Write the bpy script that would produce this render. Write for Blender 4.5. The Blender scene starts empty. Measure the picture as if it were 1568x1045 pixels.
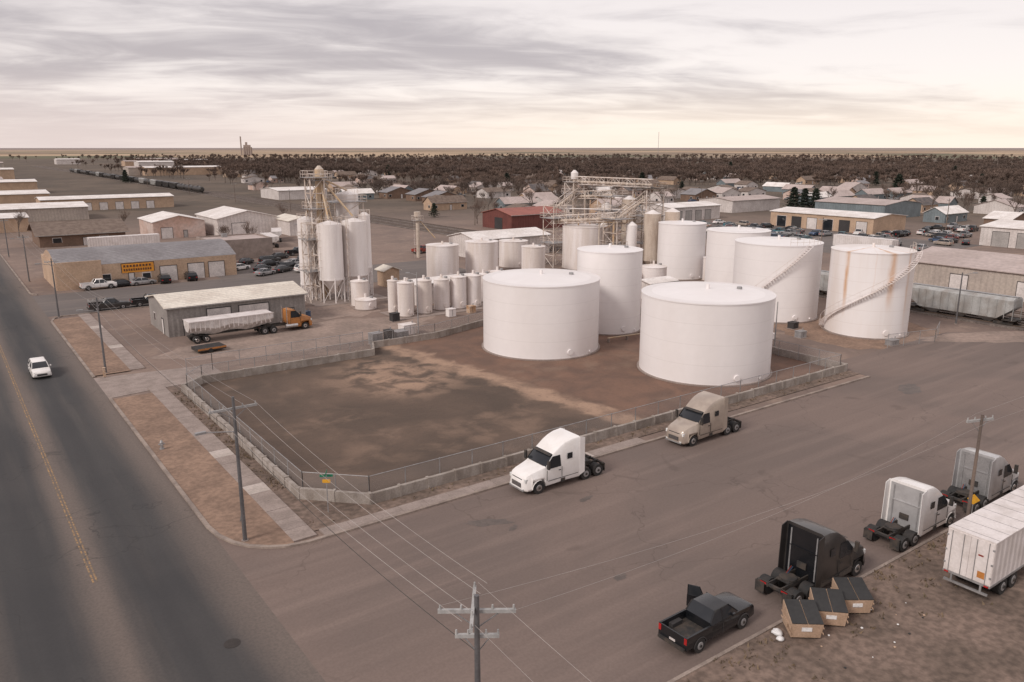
import bpy, math, random
import numpy as np
from mathutils import Vector, Matrix
R=random.Random(7)
rad=math.radians
# ------------------------------------------------------------------ materials
MATS={}
def nd(nt,t,ins={},**pr):
    n=nt.nodes.new('ShaderNode'+t)
    for k,v in pr.items(): setattr(n,k,v)
    for k,v in ins.items():
        s=n.inputs[k]
        if isinstance(v,bpy.types.NodeSocket): nt.links.new(v,s)
        elif isinstance(v,tuple) and len(v)==3 and s.type=='RGBA': s.default_value=(*v,1)
        else: s.default_value=v
    return n
def math_(nt,op,a,b=0.0,c=0.0,clamp=False): return nd(nt,'Math',{0:a,1:b,2:c},operation=op,use_clamp=clamp).outputs[0]
def mix(nt,f,a,b,bt='MIX'): return nd(nt,'Mix',{0:f,6:a,7:b},data_type='RGBA',blend_type=bt).outputs[2]
def mapr(nt,v,a,b,c=0.,d=1.): return nd(nt,'MapRange',{0:v,1:a,2:b,3:c,4:d},interpolation_type='SMOOTHSTEP').outputs[0]
def noise(nt,vec,sc,det=4,dist=0.,st=None,rough=.55):
    if st: vec=nd(nt,'VectorMath',{0:vec,1:st},operation='MULTIPLY').outputs[0]
    return nd(nt,'TexNoise',{'Vector':vec,'Scale':sc,'Detail':min(det,4.5),'Distortion':dist,'Roughness':rough}).outputs[0]
def newmat(name):
    m=bpy.data.materials.new(name); m.use_nodes=True; nt=m.node_tree
    b=nt.nodes['Principled BSDF']; MATS[name]=m
    return m,nt,b
def pos(nt): return nd(nt,'NewGeometry').outputs['Position']
def bumpit(nt,b,h,st,dist=.05):
    bp=nd(nt,'Bump',{'Strength':st,'Distance':dist,'Height':h}); nt.links.new(bp.outputs[0],b.inputs['Normal'])
def pm(name,c1,c2=None,sc=.5,rough=.8,metal=0,st=None,bump=0,bsc=8,ribs=0,seam=0,lo=.35,hi=.65,fine=.12,coat=0):
    m,nt,b=newmat(name); b.inputs['Roughness'].default_value=rough; b.inputs['Metallic'].default_value=metal
    if coat: b.inputs['Coat Weight'].default_value=coat
    p=pos(nt)
    if c2 is None: c2=tuple(x*.8 for x in c1)
    c=mix(nt,mapr(nt,noise(nt,p,sc,4,.3,st),lo,hi),c1,c2)
    if fine:
        f=mapr(nt,noise(nt,p,sc*9,2),.25,.75,1-fine,1+fine); c=nd(nt,'VectorMath',{0:c,1:nd(nt,'CombineXYZ',{0:f,1:f,2:f}).outputs[0]},operation='MULTIPLY').outputs[0]
    xyz=nd(nt,'SeparateXYZ',{0:p}).outputs
    if seam:
        fr=math_(nt,'FRACT',math_(nt,'DIVIDE',xyz[2],seam)); k=math_(nt,'LESS_THAN',fr,.03)
        c=mix(nt,math_(nt,'MULTIPLY',k,.11),c,(.3,.25,.22))
    if ribs:
        s=math_(nt,'ADD',xyz[0],xyz[1]); w=math_(nt,'SINE',math_(nt,'MULTIPLY',s,6.283/ribs))
        c=mix(nt,mapr(nt,w,.2,1,0,.22),c,tuple(x*.5 for x in c1)); bumpit(nt,b,w,.5,.04)
    nt.links.new(c,b.inputs['Base Color'])
    if bump: bumpit(nt,b,noise(nt,p,bsc,3),bump,.08)
    return m
WT=(.85,.81,.80)
pm('tank_white',WT,(.81,.765,.75),.15,.5,st=(1,1,.2),seam=2.25,fine=.012,coat=.1)
pm('tank_old',(.82,.76,.74),(.68,.60,.55),.5,.55,st=(1,1,.12),seam=1.5,fine=.04)
pm('silo_white',(.84,.79,.77),(.72,.66,.63),.6,.5,st=(1,1,.1),fine=.03)
pm('silo_beige',(.60,.51,.43),(.46,.37,.30),.8,.55,st=(1,1,.2),seam=1.2)
pm('steel_paint',(.70,.63,.58),(.50,.40,.33),1.2,.6)
pm('steel_rusty',(.42,.25,.14),(.55,.42,.32),1.5,.7)
pm('pipe_tan',(.55,.38,.22),(.50,.40,.30),1,.5)
pm('galv',(.36,.35,.35),(.28,.27,.27),2,.5,.3)
pm('concrete',(.335,.27,.24),(.25,.20,.175),.8,.9,bump=.2,lo=.3,hi=.7)
pm('concrete_light',(.50,.43,.39),(.42,.36,.32),.6,.9,bump=.1)
pm('wall_concrete',(.37,.325,.29),(.26,.22,.19),1.1,.9,bump=.3,st=(1,1,.5))
pm('kerb_concrete',(.33,.265,.225),(.22,.175,.15),.7,.9)
pm('verge_dirt',(.285,.188,.135),(.21,.138,.10),.3,1,bump=.4,bsc=5,fine=.18)
pm('side_dirt',(.20,.143,.114),(.135,.098,.077),.25,1,bump=.5,fine=.3)
pm('gravel',(.32,.24,.20),(.24,.183,.153),.2,1,bump=.4,fine=.15)
pm('rubber',(.02,.02,.02),(.035,.03,.028),2,.8)
pm('black_paint',(.009,.010,.012),(.013,.013,.015),1,.25,coat=.3,fine=0)
pm('dark_paint',(.03,.027,.026),(.042,.037,.035),1,.35,coat=.3,fine=0)
pm('white_paint',(.86,.83,.81),(.80,.76,.73),.9,.35,coat=.4,fine=.02)
pm('tan_paint',(.46,.385,.32),(.38,.31,.26),1,.35,.2,coat=.4,fine=.02)
pm('grey_paint',(.52,.51,.51),(.42,.41,.41),1,.35,.25,coat=.4,fine=.02)
pm('orange_paint',(.50,.20,.05),(.35,.15,.05),1,.5)
pm('red_paint',(.30,.05,.035),None,1,.4); pm('blue_paint',(.06,.10,.18),None,1,.4); pm('teal_paint',(.06,.17,.20),None,1,.5)
pm('silver_paint',(.4,.39,.39),None,1,.35,.4,coat=.3); pm('yellow_paint',(.75,.38,.03),None,1,.6); pm('green_sign',(.02,.22,.12),None,1,.5)
pm('chassis',(.03,.028,.027),(.07,.055,.045),2,.7); pm('chrome',(.6,.58,.57),None,1,.25,.8,fine=0)
pm('glass',(.018,.02,.024),(.03,.032,.036),.4,.08,fine=0); pm('lamp_clear',(.8,.8,.78),None,1,.2); pm('lamp_red',(.45,.02,.02),None,1,.3)
pm('trailer_white',(.78,.72,.70),(.66,.60,.57),.6,.45,ribs=.6,fine=.04); pm('trailer_plain',(.76,.70,.68),(.62,.56,.53),.7,.45,fine=.06)
pm('grain_trailer',(.72,.68,.66),(.54,.49,.46),.8,.5,ribs=.9)
pm('metal_wall_grey',(.32,.29,.27),(.26,.235,.22),.4,.6,ribs=.7); pm('metal_wall_tan',(.48,.41,.355),(.40,.34,.30),.3,.6,ribs=1.0); pm('metal_wall_white',(.68,.62,.59),(.58,.52,.49),.3,.6,ribs=1.)
pm('metal_wall_blue',(.20,.235,.25),None,.3,.6,ribs=1.); pm('stucco_tan',(.52,.37,.26),(.44,.31,.22),.4,.9); pm('stucco_pink',(.54,.37,.30),(.62,.50,.45),.15,.9); pm('brick_brown',(.22,.14,.10),(.17,.11,.08),.6,.9); pm('red_wall',(.17,.055,.045),None,.4,.8,ribs=1.)
pm('roof_white',(.82,.77,.74),(.68,.62,.58),.25,.6); pm('roof_cream',(.76,.70,.61),(.64,.57,.49),.35,.6,ribs=1.2); pm('roof_pink',(.50,.41,.38),(.42,.34,.31),.15,.7,ribs=1.5)
pm('roof_grey',(.25,.235,.24),(.20,.185,.19),.2,.7,ribs=1.5); pm('roof_brown',(.14,.10,.08),(.20,.15,.12),.8,.9); pm('roof_red',(.34,.12,.09),(.28,.10,.08),.3,.7,ribs=1.5); pm('roof_dark',(.09,.08,.08),(.15,.125,.115),.6,.9)
pm('door_white',(.72,.66,.63),None,.5,.6,seam=.55); pm('door_grey',(.40,.37,.35),None,.5,.6,seam=.55); pm('trim_dark',(.05,.045,.045)); pm('sign_orange',(.85,.36,.03),(.70,.28,.04),2,.5); pm('sign_text',(.12,.05,.03))
pm('wood_pole',(.20,.15,.12),(.13,.10,.085),1,.9,st=(1,1,.2)); pm('wire',(.40,.36,.34),fine=0); pm('wire_dark',(.06,.055,.05),fine=0); pm('pole_metal',(.17,.165,.17),None,1,.5,.4); pm('insulator',(.42,.41,.40))
pm('rail_grey',(.40,.40,.39),(.29,.27,.25),.5,.6,ribs=2.2,fine=.08); pm('rail_black',(.03,.028,.028),(.05,.043,.038),.5,.5); pm('ballast',(.20,.165,.145),(.13,.105,.095),.4,1,bump=.5,fine=.3); pm('rail_steel',(.20,.15,.12),None,1,.4,.6)
pm('bark',(.13,.10,.083),(.18,.14,.118),.02,1); pm('twigs',(.175,.122,.097),(.115,.083,.069),.008,1,fine=.25); pm('needles',(.035,.045,.028),(.02,.028,.02),.4,1,fine=.4)
pm('dumpster_tan',(.50,.35,.25),(.42,.29,.20),1.2,.6); pm('dumpster_lid',(.035,.034,.034)); pm('bag_white',(.8,.78,.77),None,3,.4,bump=.4); pm('weeds',(.13,.10,.065),(.2,.14,.09),2,1)
pm('stain',(.10,.08,.07),(.135,.105,.09),1.5,.6); pm('iron',(.06,.05,.045),None,3,.6,.4)
def worn(name,c,under,lo,hi):
    m,nt,b=newmat(name); p=pos(nt); nt.links.new(mix(nt,mapr(nt,noise(nt,p,3,4),lo,hi),c,under),b.inputs[0]); b.inputs['Roughness'].default_value=.9
worn('line_yellow',(.40,.24,.11),(.15,.12,.095),.34,.60)
m,nt,b=newmat('chain_link'); tr=nd(nt,'BsdfTransparent'); b.inputs[0].default_value=(.42,.38,.36,1); ms=nd(nt,'MixShader',{0:.22,1:tr.outputs[0],2:b.outputs[0]}); nt.links.new(ms.outputs[0],nt.nodes['Material Output'].inputs[0])
def rusttank(name,angs):
    m,nt,b=newmat(name); o=nd(nt,'TexCoord').outputs['Object']; x=nd(nt,'SeparateXYZ',{0:o}).outputs
    c=mix(nt,mapr(nt,noise(nt,o,.3,4,0,(1,1,.15)),.35,.65),WT,(.76,.69,.65))
    fr=math_(nt,'FRACT',math_(nt,'DIVIDE',x[2],1.9)); c=mix(nt,math_(nt,'MULTIPLY',math_(nt,'LESS_THAN',fr,.035),.13),c,(.4,.28,.2))
    th=math_(nt,'ARCTAN2',x[1],x[0]); ns=noise(nt,o,1.3,4,0,(1,1,.25)); f=None
    for a,w,s,z0,z1 in angs:
        d=math_(nt,'ABSOLUTE',math_(nt,'SUBTRACT',math_(nt,'ADD',th,math_(nt,'MULTIPLY',math_(nt,'SUBTRACT',ns,.5),.12)),a)); k=math_(nt,'MULTIPLY',mapr(nt,d,w,0.),math_(nt,'MULTIPLY',mapr(nt,x[2],z0,z1),s)); f=k if f is None else math_(nt,'MAXIMUM',f,k)
    f=math_(nt,'MULTIPLY',f,mapr(nt,ns,.3,.65,.5,1)); c=mix(nt,f,c,(.60,.33,.16)); nt.links.new(c,b.inputs[0]); b.inputs['Roughness'].default_value=.5
def asphalt(name,c1,c2,c3,axis,lane=False):
    m,nt,b=newmat(name); p=pos(nt); x=nd(nt,'SeparateXYZ',{0:p}).outputs
    st=(.06,1,1) if axis=='x' else (1,.06,1)
    c=mix(nt,mapr(nt,noise(nt,p,.06,4,.6),.35,.65),c1,c2)
    c=mix(nt,mapr(nt,noise(nt,p,.55,4,.2,st),.45,.75,0,.7),c,c3)
    c=mix(nt,mapr(nt,noise(nt,p,1.3,3,.1,st),.55,.7,0,.22),c,tuple(k*.6 for k in c1))
    if lane:
        d=math_(nt,'ABSOLUTE',math_(nt,'SUBTRACT',x[0],4.9))
        n=noise(nt,p,.4,4,0,(1,.1,1)); dn=math_(nt,'ADD',d,math_(nt,'MULTIPLY',math_(nt,'SUBTRACT',n,.5),1.8))
        f=math_(nt,'MAXIMUM',mapr(nt,dn,1.7,.1),mapr(nt,dn,4.3,6.9)); c=mix(nt,math_(nt,'MULTIPLY',f,.75),c,(.20,.155,.13))
        tw=math_(nt,'ABSOLUTE',math_(nt,'SUBTRACT',dn,2.75)); c=mix(nt,mapr(nt,tw,.9,.1,0,.35),c,(.035,.034,.036))
    fn=noise(nt,p,6,3); c=mix(nt,mapr(nt,fn,.3,.75,0,.28),c,tuple(k*.55 for k in c1))
    wp=nd(nt,'VectorMath',{0:p,1:nd(nt,'VectorMath',{0:nd(nt,'TexNoise',{'Vector':p,'Scale':.35,'Detail':3}).outputs[1],'Scale':5.},operation='SCALE').outputs[0]},operation='ADD').outputs[0]
    v=nd(nt,'TexVoronoi',{'Vector':wp,'Scale':.11},feature='DISTANCE_TO_EDGE').outputs[0]
    gate=mapr(nt,noise(nt,p,.05,2),.42,.55)
    c=mix(nt,math_(nt,'MULTIPLY',mapr(nt,v,.009,.0,0,.45),gate),c,tuple(k*.4 for k in c1))
    pt=noise(nt,p,.16,3,1.2); c=mix(nt,mapr(nt,pt,.66,.73,0,.4),c,tuple(k*.5 for k in c1))
    nt.links.new(c,b.inputs[0]); b.inputs['Roughness'].default_value=.85; bumpit(nt,b,fn,.25,.03)
asphalt('asphalt_dusty',(.196,.144,.122),(.158,.120,.104),(.245,.182,.154),'x')
asphalt('asphalt_road',(.062,.058,.057),(.047,.045,.046),(.094,.081,.074),'y',True)
asphalt('asphalt_grey',(.165,.138,.126),(.124,.107,.10),(.21,.172,.15),'x')
# ground
m,nt,b=newmat('ground'); p=pos(nt); dist=nd(nt,'VectorMath',{0:p},operation='LENGTH').outputs['Value']
near=mix(nt,mapr(nt,noise(nt,p,.05,4,.5),.35,.65),(.24,.172,.140),(.18,.132,.111))
near=mix(nt,mapr(nt,noise(nt,p,.3,4,.8),.5,.72,0,.6),near,(.31,.228,.18))
near=mix(nt,mapr(nt,noise(nt,p,1.5,4),.5,.8,0,.6),near,(.11,.083,.07))
town=mix(nt,mapr(nt,noise(nt,p,.02,4,.5),.35,.65),(.088,.065,.048),(.14,.102,.074)); town=mix(nt,mapr(nt,noise(nt,p,.15,3),.5,.7),town,(.075,.058,.042))
sc=nd(nt,'VectorMath',{0:p,1:(1/650,1/420,0)},operation='MULTIPLY').outputs[0]
vc=nd(nt,'TexVoronoi',{'Vector':sc,'Scale':1.,'Randomness':.55},distance='CHEBYCHEV').outputs['Color']
vr=nd(nt,'SeparateXYZ',{0:vc}).outputs[0]
cr=nd(nt,'ValToRGB',{0:vr}); cr.color_ramp.interpolation='CONSTANT'; els=[(0,(.36,.25,.16)),(.3,(.22,.16,.11)),(.5,(.44,.32,.21)),(.72,(.12,.11,.06)),(.85,(.31,.23,.16))]
for i,(q,cc) in enumerate(els):
    e=cr.color_ramp.elements[i] if i<2 else cr.color_ramp.elements.new(q)
    e.position=q; e.color=(*cc,1)
c=mix(nt,mapr(nt,dist,230,380),near,town); c=mix(nt,mapr(nt,math_(nt,'ADD',dist,math_(nt,'MULTIPLY',noise(nt,p,.002,3),900)),2300,2900),c,cr.outputs[0])
c=mix(nt,mapr(nt,dist,3800,16000,0,.8),c,(.24,.195,.20))  # aerial haze painted into the ground colour, growing with distance
nt.links.new(c,b.inputs[0]); b.inputs['Roughness'].default_value=1; bumpit(nt,b,noise(nt,p,3,2),.3,.06)
# mud inside containment
m,nt,b=newmat('mud'); p=pos(nt); x=nd(nt,'SeparateXYZ',{0:p}).outputs
dark=mix(nt,mapr(nt,noise(nt,p,.10,4,.6),.3,.7),(.082,.058,.044),(.130,.088,.065))
red=mix(nt,mapr(nt,noise(nt,p,.25,4,.6),.3,.7),(.205,.118,.082),(.14,.086,.064))
line=math_(nt,'ADD',x[0],math_(nt,'MULTIPLY',math_(nt,'SUBTRACT',x[1],84.),.13))
pn=noise(nt,p,.35,4.5,.4)
lw=math_(nt,'ADD',line,math_(nt,'MULTIPLY',math_(nt,'SUBTRACT',pn,.5),4.5))
c=mix(nt,mapr(nt,lw,44.,50.),dark,red)
tanm=(.37,.245,.172)
c=mix(nt,math_(nt,'MULTIPLY',mapr(nt,math_(nt,'ABSOLUTE',math_(nt,'SUBTRACT',lw,46.3)),2.1,.5),mapr(nt,noise(nt,p,.4,3),.3,.55,.4,1.)),c,tanm)
d1=nd(nt,'VectorMath',{0:nd(nt,'VectorMath',{0:p,1:(1.,.75,1.)},operation='MULTIPLY').outputs[0],1:(40.,58.,0)},operation='DISTANCE').outputs['Value']
c=mix(nt,math_(nt,'MULTIPLY',mapr(nt,d1,9.,2.),mapr(nt,pn,.38,.60,0,1.)),c,tanm)
c=mix(nt,math_(nt,'MULTIPLY',mapr(nt,noise(nt,p,.08,3),.48,.62),mapr(nt,pn,.42,.68,0,.6)),c,(.24,.16,.115))
c=mix(nt,mapr(nt,noise(nt,p,3,4),.5,.8,0,.4),c,(.06,.043,.035)); nt.links.new(c,b.inputs[0]); b.inputs['Roughness'].default_value=.95; bumpit(nt,b,noise(nt,p,1.5,4,.5),.6,.1)
# ------------------------------------------------------------------ mesh builder
class M:
    def __init__(s): s.v=[];s.f=[];s.m=[];s.sm=[]
    def face(s,pts,mat,sm=False):
        n=len(s.v); s.v+=[tuple(p) for p in pts]; s.f.append(tuple(range(n,n+len(pts)))); s.m.append(mat); s.sm.append(sm)
    def box(s,x0,x1,y0,y1,z0,z1,mat,T=None):
        P=[(x0,y0,z0),(x1,y0,z0),(x1,y1,z0),(x0,y1,z0),(x0,y0,z1),(x1,y0,z1),(x1,y1,z1),(x0,y1,z1)]
        if T: P=[tuple(T@Vector(q)) for q in P]
        n=len(s.v); s.v+=P
        for q in [(0,3,2,1),(4,5,6,7),(0,1,5,4),(1,2,6,5),(2,3,7,6),(3,0,4,7)]: s.f.append(tuple(n+i for i in q)); s.m.append(mat); s.sm.append(False)
    def cyl(s,p0,p1,r0,r1=None,n=10,mat='',caps=True,matc=None):
        r1=r0 if r1 is None else r1; p0=Vector(p0);p1=Vector(p1); d=(p1-p0).normalized()
        a=Vector((1,0,0)) if abs(d.x)<.9 else Vector((0,1,0)); u=d.cross(a).normalized(); w=d.cross(u); b=len(s.v)
        for k in range(n):
            t=2*math.pi*k/n; e=u*math.cos(t)+w*math.sin(t); s.v.append(tuple(p0+e*r0)); s.v.append(tuple(p1+e*r1))
        for k in range(n):
            j=(k+1)%n; s.f.append((b+2*k,b+2*k+1,b+2*j+1,b+2*j)); s.m.append(mat); s.sm.append(n>5)
        if caps:
            if r0>1e-4: s.face([s.v[b+2*k] for k in range(n)],matc or mat)
            if r1>1e-4: s.face([s.v[b+2*k+1] for k in range(n)][::-1],matc or mat)
    def beam(s,p0,p1,r,mat): s.cyl(p0,p1,r,None,4,mat,False)
    def loft(s,rings,mf,caps=True,sm=False):
        b=len(s.v); n=len(rings[0])
        for r in rings: s.v+=[tuple(q) for q in r]
        for i in range(len(rings)-1):
            for j in range(n):
                k=(j+1)%n; s.f.append((b+i*n+j,b+i*n+k,b+(i+1)*n+k,b+(i+1)*n+j)); s.m.append(mf(i,j) if callable(mf) else mf); s.sm.append(sm)
        if caps:
            s.face(rings[0][::-1],mf(0,11) if callable(mf) else mf); s.face(rings[-1],mf(0,11) if callable(mf) else mf)
    def mesh(s,name,auto=0):
        me=bpy.data.meshes.new(name); me.from_pydata(s.v,[],s.f); names=list(dict.fromkeys(s.m))
        for q in names: me.materials.append(MATS[q])
        ix={q:i for i,q in enumerate(names)}; me.polygons.foreach_set('material_index',[ix[q] for q in s.m])
        if auto: me.polygons.foreach_set('use_smooth',[True]*len(s.f)); me.update(); me.set_sharp_from_angle(angle=rad(auto))
        else: me.polygons.foreach_set('use_smooth',s.sm); me.update()
        return me
    def obj(s,name,loc=(0,0,0),rz=0): return place(s.mesh(name),name,loc,rz)
def place(me,name,loc=(0,0,0),rz=0,sc=1):
    o=bpy.data.objects.new(name,me); o.location=loc; o.rotation_euler[2]=rz; o.scale=(sc,sc,sc) if not isinstance(sc,tuple) else sc; bpy.context.collection.objects.link(o)
    return o
def rr(x,hb,ht,z0,z1,r=.1):
    o=[]
    for cy,cz,a0 in ((hb-r,z0+r,-90),(ht-r,z1-r,0),(-ht+r,z1-r,90),(-hb+r,z0+r,180)):
        for k in range(3):
            a=rad(a0+45*k); o.append((x,cy+r*math.cos(a),cz+r*math.sin(a)))
    return o
# ------------------------------------------------------------------ world / camera / sun
sc_=bpy.context.scene
cd=bpy.data.cameras.new('camera'); cam=bpy.data.objects.new('camera',cd); bpy.context.collection.objects.link(cam); sc_.camera=cam
cd.lens=28; cd.sensor_width=36; cd.clip_end=60000; cd.clip_start=.5
cam.location=(0,0,25); cam.rotation_euler=(rad(90-13.66),0,rad(-35.9))
sc_.view_settings.view_transform='Standard'; sc_.view_settings.look='None'
w=bpy.data.worlds.new('World'); sc_.world=w; w.use_nodes=True; nt=w.node_tree; bg=nt.nodes['Background']
SE,SB=38,-95
sky=nd(nt,'TexSky',{},sky_type='NISHITA',sun_disc=False,sun_elevation=rad(SE),sun_rotation=rad(SB),air_density=1,dust_density=2)
d=nd(nt,'TexCoord').outputs['Generated']; x=nd(nt,'SeparateXYZ',{0:d}).outputs
zc=math_(nt,'MAXIMUM',x[2],0.); inv=math_(nt,'DIVIDE',1.,math_(nt,'ADD',zc,.10))
a=rad(35.9-10)
rx=math_(nt,'ADD',math_(nt,'MULTIPLY',x[0],math.cos(a)),math_(nt,'MULTIPLY',x[1],-math.sin(a)))
ry=math_(nt,'ADD',math_(nt,'MULTIPLY',x[0],math.sin(a)),math_(nt,'MULTIPLY',x[1],math.cos(a)))
pv=nd(nt,'CombineXYZ',{0:math_(nt,'MULTIPLY',math_(nt,'MULTIPLY',rx,inv),.62),1:math_(nt,'MULTIPLY',ry,inv),2:5.2}).outputs[0]
n1=nd(nt,'TexNoise',{'Vector':pv,'Scale':.55,'Detail':5.,'Distortion':.6,'Roughness':.45}).outputs[0]; n2=nd(nt,'TexNoise',{'Vector':pv,'Scale':2.0,'Detail':6.,'Distortion':.5,'Roughness':.58}).outputs[0]
cl=math_(nt,'ADD',math_(nt,'MULTIPLY',n1,.6),math_(nt,'MULTIPLY',n2,.4))
az=math_(nt,'ADD',math_(nt,'MULTIPLY',x[0],math.cos(rad(35.9))),math_(nt,'MULTIPLY',x[1],-math.sin(rad(35.9))))
cl=math_(nt,'ADD',cl,math_(nt,'MULTIPLY',az,.13))
light=mix(nt,mapr(nt,zc,.0,.24),(1.04,.95,.90),(.86,.79,.785)); darkc=mix(nt,mapr(nt,zc,0.,.2),(.58,.51,.515),(.48,.435,.45))
ccol=mix(nt,mapr(nt,cl,.37,.60),darkc,light)
ccol=mix(nt,mapr(nt,zc,.09,.0,0,.85),ccol,mix(nt,mapr(nt,az,-.45,.15),(.84,.71,.67),(1.10,.94,.79)))
ccol=mix(nt,mapr(nt,x[2],0.,-.05),ccol,(.25,.2,.18))
nk=nd(nt,'VectorMath',{0:sky.outputs[0],'Scale':.1},operation='SCALE').outputs[0]
nt.links.new(mix(nt,.9,nk,ccol),bg.inputs[0]); bg.inputs[1].default_value=1.08
sl=bpy.data.lights.new('sun','SUN'); sl.energy=2.1; sl.angle=rad(16); sl.color=(1,.93,.87); so=bpy.data.objects.new('sun',sl); bpy.context.collection.objects.link(so)
dv=Vector((math.sin(rad(SB))*math.cos(rad(SE)),math.cos(rad(SB))*math.cos(rad(SE)),math.sin(rad(SE)))); so.rotation_euler=dv.to_track_quat('Z','Y').to_euler()
# ------------------------------------------------------------------ ground, roads
def sheet(name,pts,z,mat):
    m=M(); m.face([(p[0],p[1],z) for p in pts],mat); return m.obj(name)
def rect(name,x0,x1,y0,y1,z,mat): return sheet(name,[(x0,y0),(x1,y0),(x1,y1),(x0,y1)],z,mat)
rect('ground',-40000,40000,-40000,40000,0,'ground')
rect('road',-3,12.3,-60,900,.02,'asphalt_road')
sheet('street',[(12.3,22.6),(130,22.6),(130,40),(112,52),(84,52),(82.7,46),(17,46),(14.6,46.9),(13,48.8),(12.3,52)],.02,'asphalt_dusty')
rect('cross_street',12.3,90,137,158.5,.02,'asphalt_grey')
rect('parking_lot',44.5,70,158.5,178,.03,'asphalt_grey')
rect('parking_lot',176,223,97,190,.03,'asphalt_grey')
m=M()
for xx in (4.8,5.0): m.box(xx-.05,xx+.05,48.8,600,.02,.028,'line_yellow')
m.obj('road_marking')
def patch(name,X,Y,a,b,mat,z,rz=0,n=18,jag=.25):
    pts=[]
    for k in range(n):
        t=6.283*k/n; q=1+R.uniform(-jag,jag); u,v=a*q*math.cos(t),b*q*math.sin(t); pts.append((X+u*math.cos(rz)-v*math.sin(rz),Y+u*math.sin(rz)+v*math.cos(rz)))
    sheet(name,pts,z,mat)
patch('oil_stain',28,41.6,1.7,.55,'stain',.026,-.5); patch('oil_stain',29,39.9,.5,.25,'stain',.026,.4); patch('oil_stain',36,40.5,.7,.25,'stain',.026,.2); patch('oil_stain',82,41,2.2,1.0,'stain',.026,.4); patch('oil_stain',30.4,31,.5,.3,'stain',.026)
patch('gravel_yard',40,102,19,7.5,'gravel',.012,0,40,.12); patch('gravel_yard',50,116,8,6,'gravel',.016,0,30,.15); patch('gravel_yard',103,60,11,10,'verge_dirt',.012,0,40,.1); patch('gravel_yard',116,46,12,3,'gravel',.024,-.5,40,.1)
rect('concrete_pad',54.5,77,103.5,110.6,.05,'concrete'); rect('concrete_pad',48.5,61.5,120.5,131.5,.05,'concrete')
m=M(); m.cyl((0,0,.02),(0,0,.034),.42,None,24,'iron'); m.obj('manhole_cover',(9.6,38,0))
def ribbon(m,pts,wd,z0,z1,mat):
    L=[];Rr=[]
    for i,p in enumerate(pts):
        a=Vector(pts[max(i-1,0)]);b=Vector(pts[min(i+1,len(pts)-1)]); t=(b-a).normalized(); n=Vector((-t.y,t.x)); q=Vector(p); L.append(q+n*wd/2); Rr.append(q-n*wd/2)
    for i in range(len(pts)-1):
        A,B,C,D=L[i],L[i+1],Rr[i+1],Rr[i]
        m.face([(A.x,A.y,z1),(D.x,D.y,z1),(C.x,C.y,z1),(B.x,B.y,z1)],mat)
        for P,Q in ((A,B),(C,D)): m.face([(P.x,P.y,z0),(Q.x,Q.y,z0),(Q.x,Q.y,z1),(P.x,P.y,z1)],mat)
    for P,Q in ((L[0],Rr[0]),(L[-1],Rr[-1])): m.face([(P.x,P.y,z0),(Q.x,Q.y,z0),(Q.x,Q.y,z1),(P.x,P.y,z1)],mat)
arc=[(12.3,87),(12.3,52),(12.5,50.3),(13,48.8),(13.7,47.7),(14.6,46.9),(15.6,46.3),(17,46.02)]
m=M(); ribbon(m,arc+[(82.7,46)],.28,0,.15,'kerb_concrete'); ribbon(m,[(14,136.2),(12.9,135),(12.3,132.5),(12.3,96.5)],.28,0,.15,'kerb_concrete'); ribbon(m,[(12.3,350),(12.3,161),(13.2,159)],.28,0,.15,'kerb_concrete'); ribbon(m,[(14,22.5),(60,22.5)],.2,0,.09,'kerb_concrete'); ribbon(m,[(14,136.2),(22,136.6),(34,136.6)],.25,0,.13,'kerb_concrete'); m.obj('kerb')
sheet('verge',[(12.42,86.5),(12.42,52),(12.6,50.3),(13.1,48.9),(13.8,47.8),(14.7,47),(15.7,46.45),(16.2,46.3),(16.2,86.5)],.11,'verge_dirt')
rect('verge',12.42,16.2,97,134,.11,'verge_dirt')
m=M(); yy=46.6; kk=0
while yy<135:
    if not 88<yy<96: m.box(16.2,17.8,yy,yy+1.72,0,.125+R.random()*.012,'concrete_light' if kk in (5,10,36,44) else 'concrete')
    yy+=1.75; kk+=1
m.obj('sidewalk')
m=M(); xx=18.2; kk=0
while xx<46.5: m.box(xx,xx+1.95,46.2,47.25,0,.12+R.random()*.01,'concrete_light' if kk in(9,10,11) else 'concrete'); xx+=1.98; kk+=1
m.obj('sidewalk')
sheet('driveway',[(12.2,87.2),(12.2,96.3),(24.5,94.6),(24.5,88.6),(18,88)],.035,'concrete')
sheet('dirt_strip',[(17.82,47.3),(83,47.3),(83,48.9),(22.8,48.9),(19,52.9),(19,87.5),(17.82,87.5)],.06,'side_dirt')
sheet('dirt_lot',[(14,22.4),(130,22.4),(130,-30),(14,-30)],.03,'side_dirt')
W=[(19,85),(19,52.8),(22.8,48.9),(82.7,48.9),(82.7,66),(87,66),(87,94),(63,93.5),(53,90.5),(43.5,90.5),(42,87.2),(21.5,87.2)]
sheet('mud_yard',W,.04,'mud')
m=M()
for i in range(len(W)):
    a=Vector(W[i]);b=Vector(W[(i+1)%len(W)]); L=(b-a).length; n=max(1,round(L/2.4)); t=(b-a)/n; ang=math.atan2(t.y,t.x)
    for k in range(n):
        c=a+t*(k+.5); T=Matrix.Translation((c.x,c.y,0))@Matrix.Rotation(ang+R.uniform(-.006,.006),4,'Z'); l=t.length/2-.02; m.box(-l,l,-.15,.15,0,.88+R.uniform(-.03,.03),'wall_concrete',T)
        T=Matrix.Translation((c.x-t.x/2,c.y-t.y/2,0))@Matrix.Rotation(ang,4,'Z'); m.box(-.1,.1,-.2,.2,0,.93,'wall_concrete',T)
m.obj('containment_wall')
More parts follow.
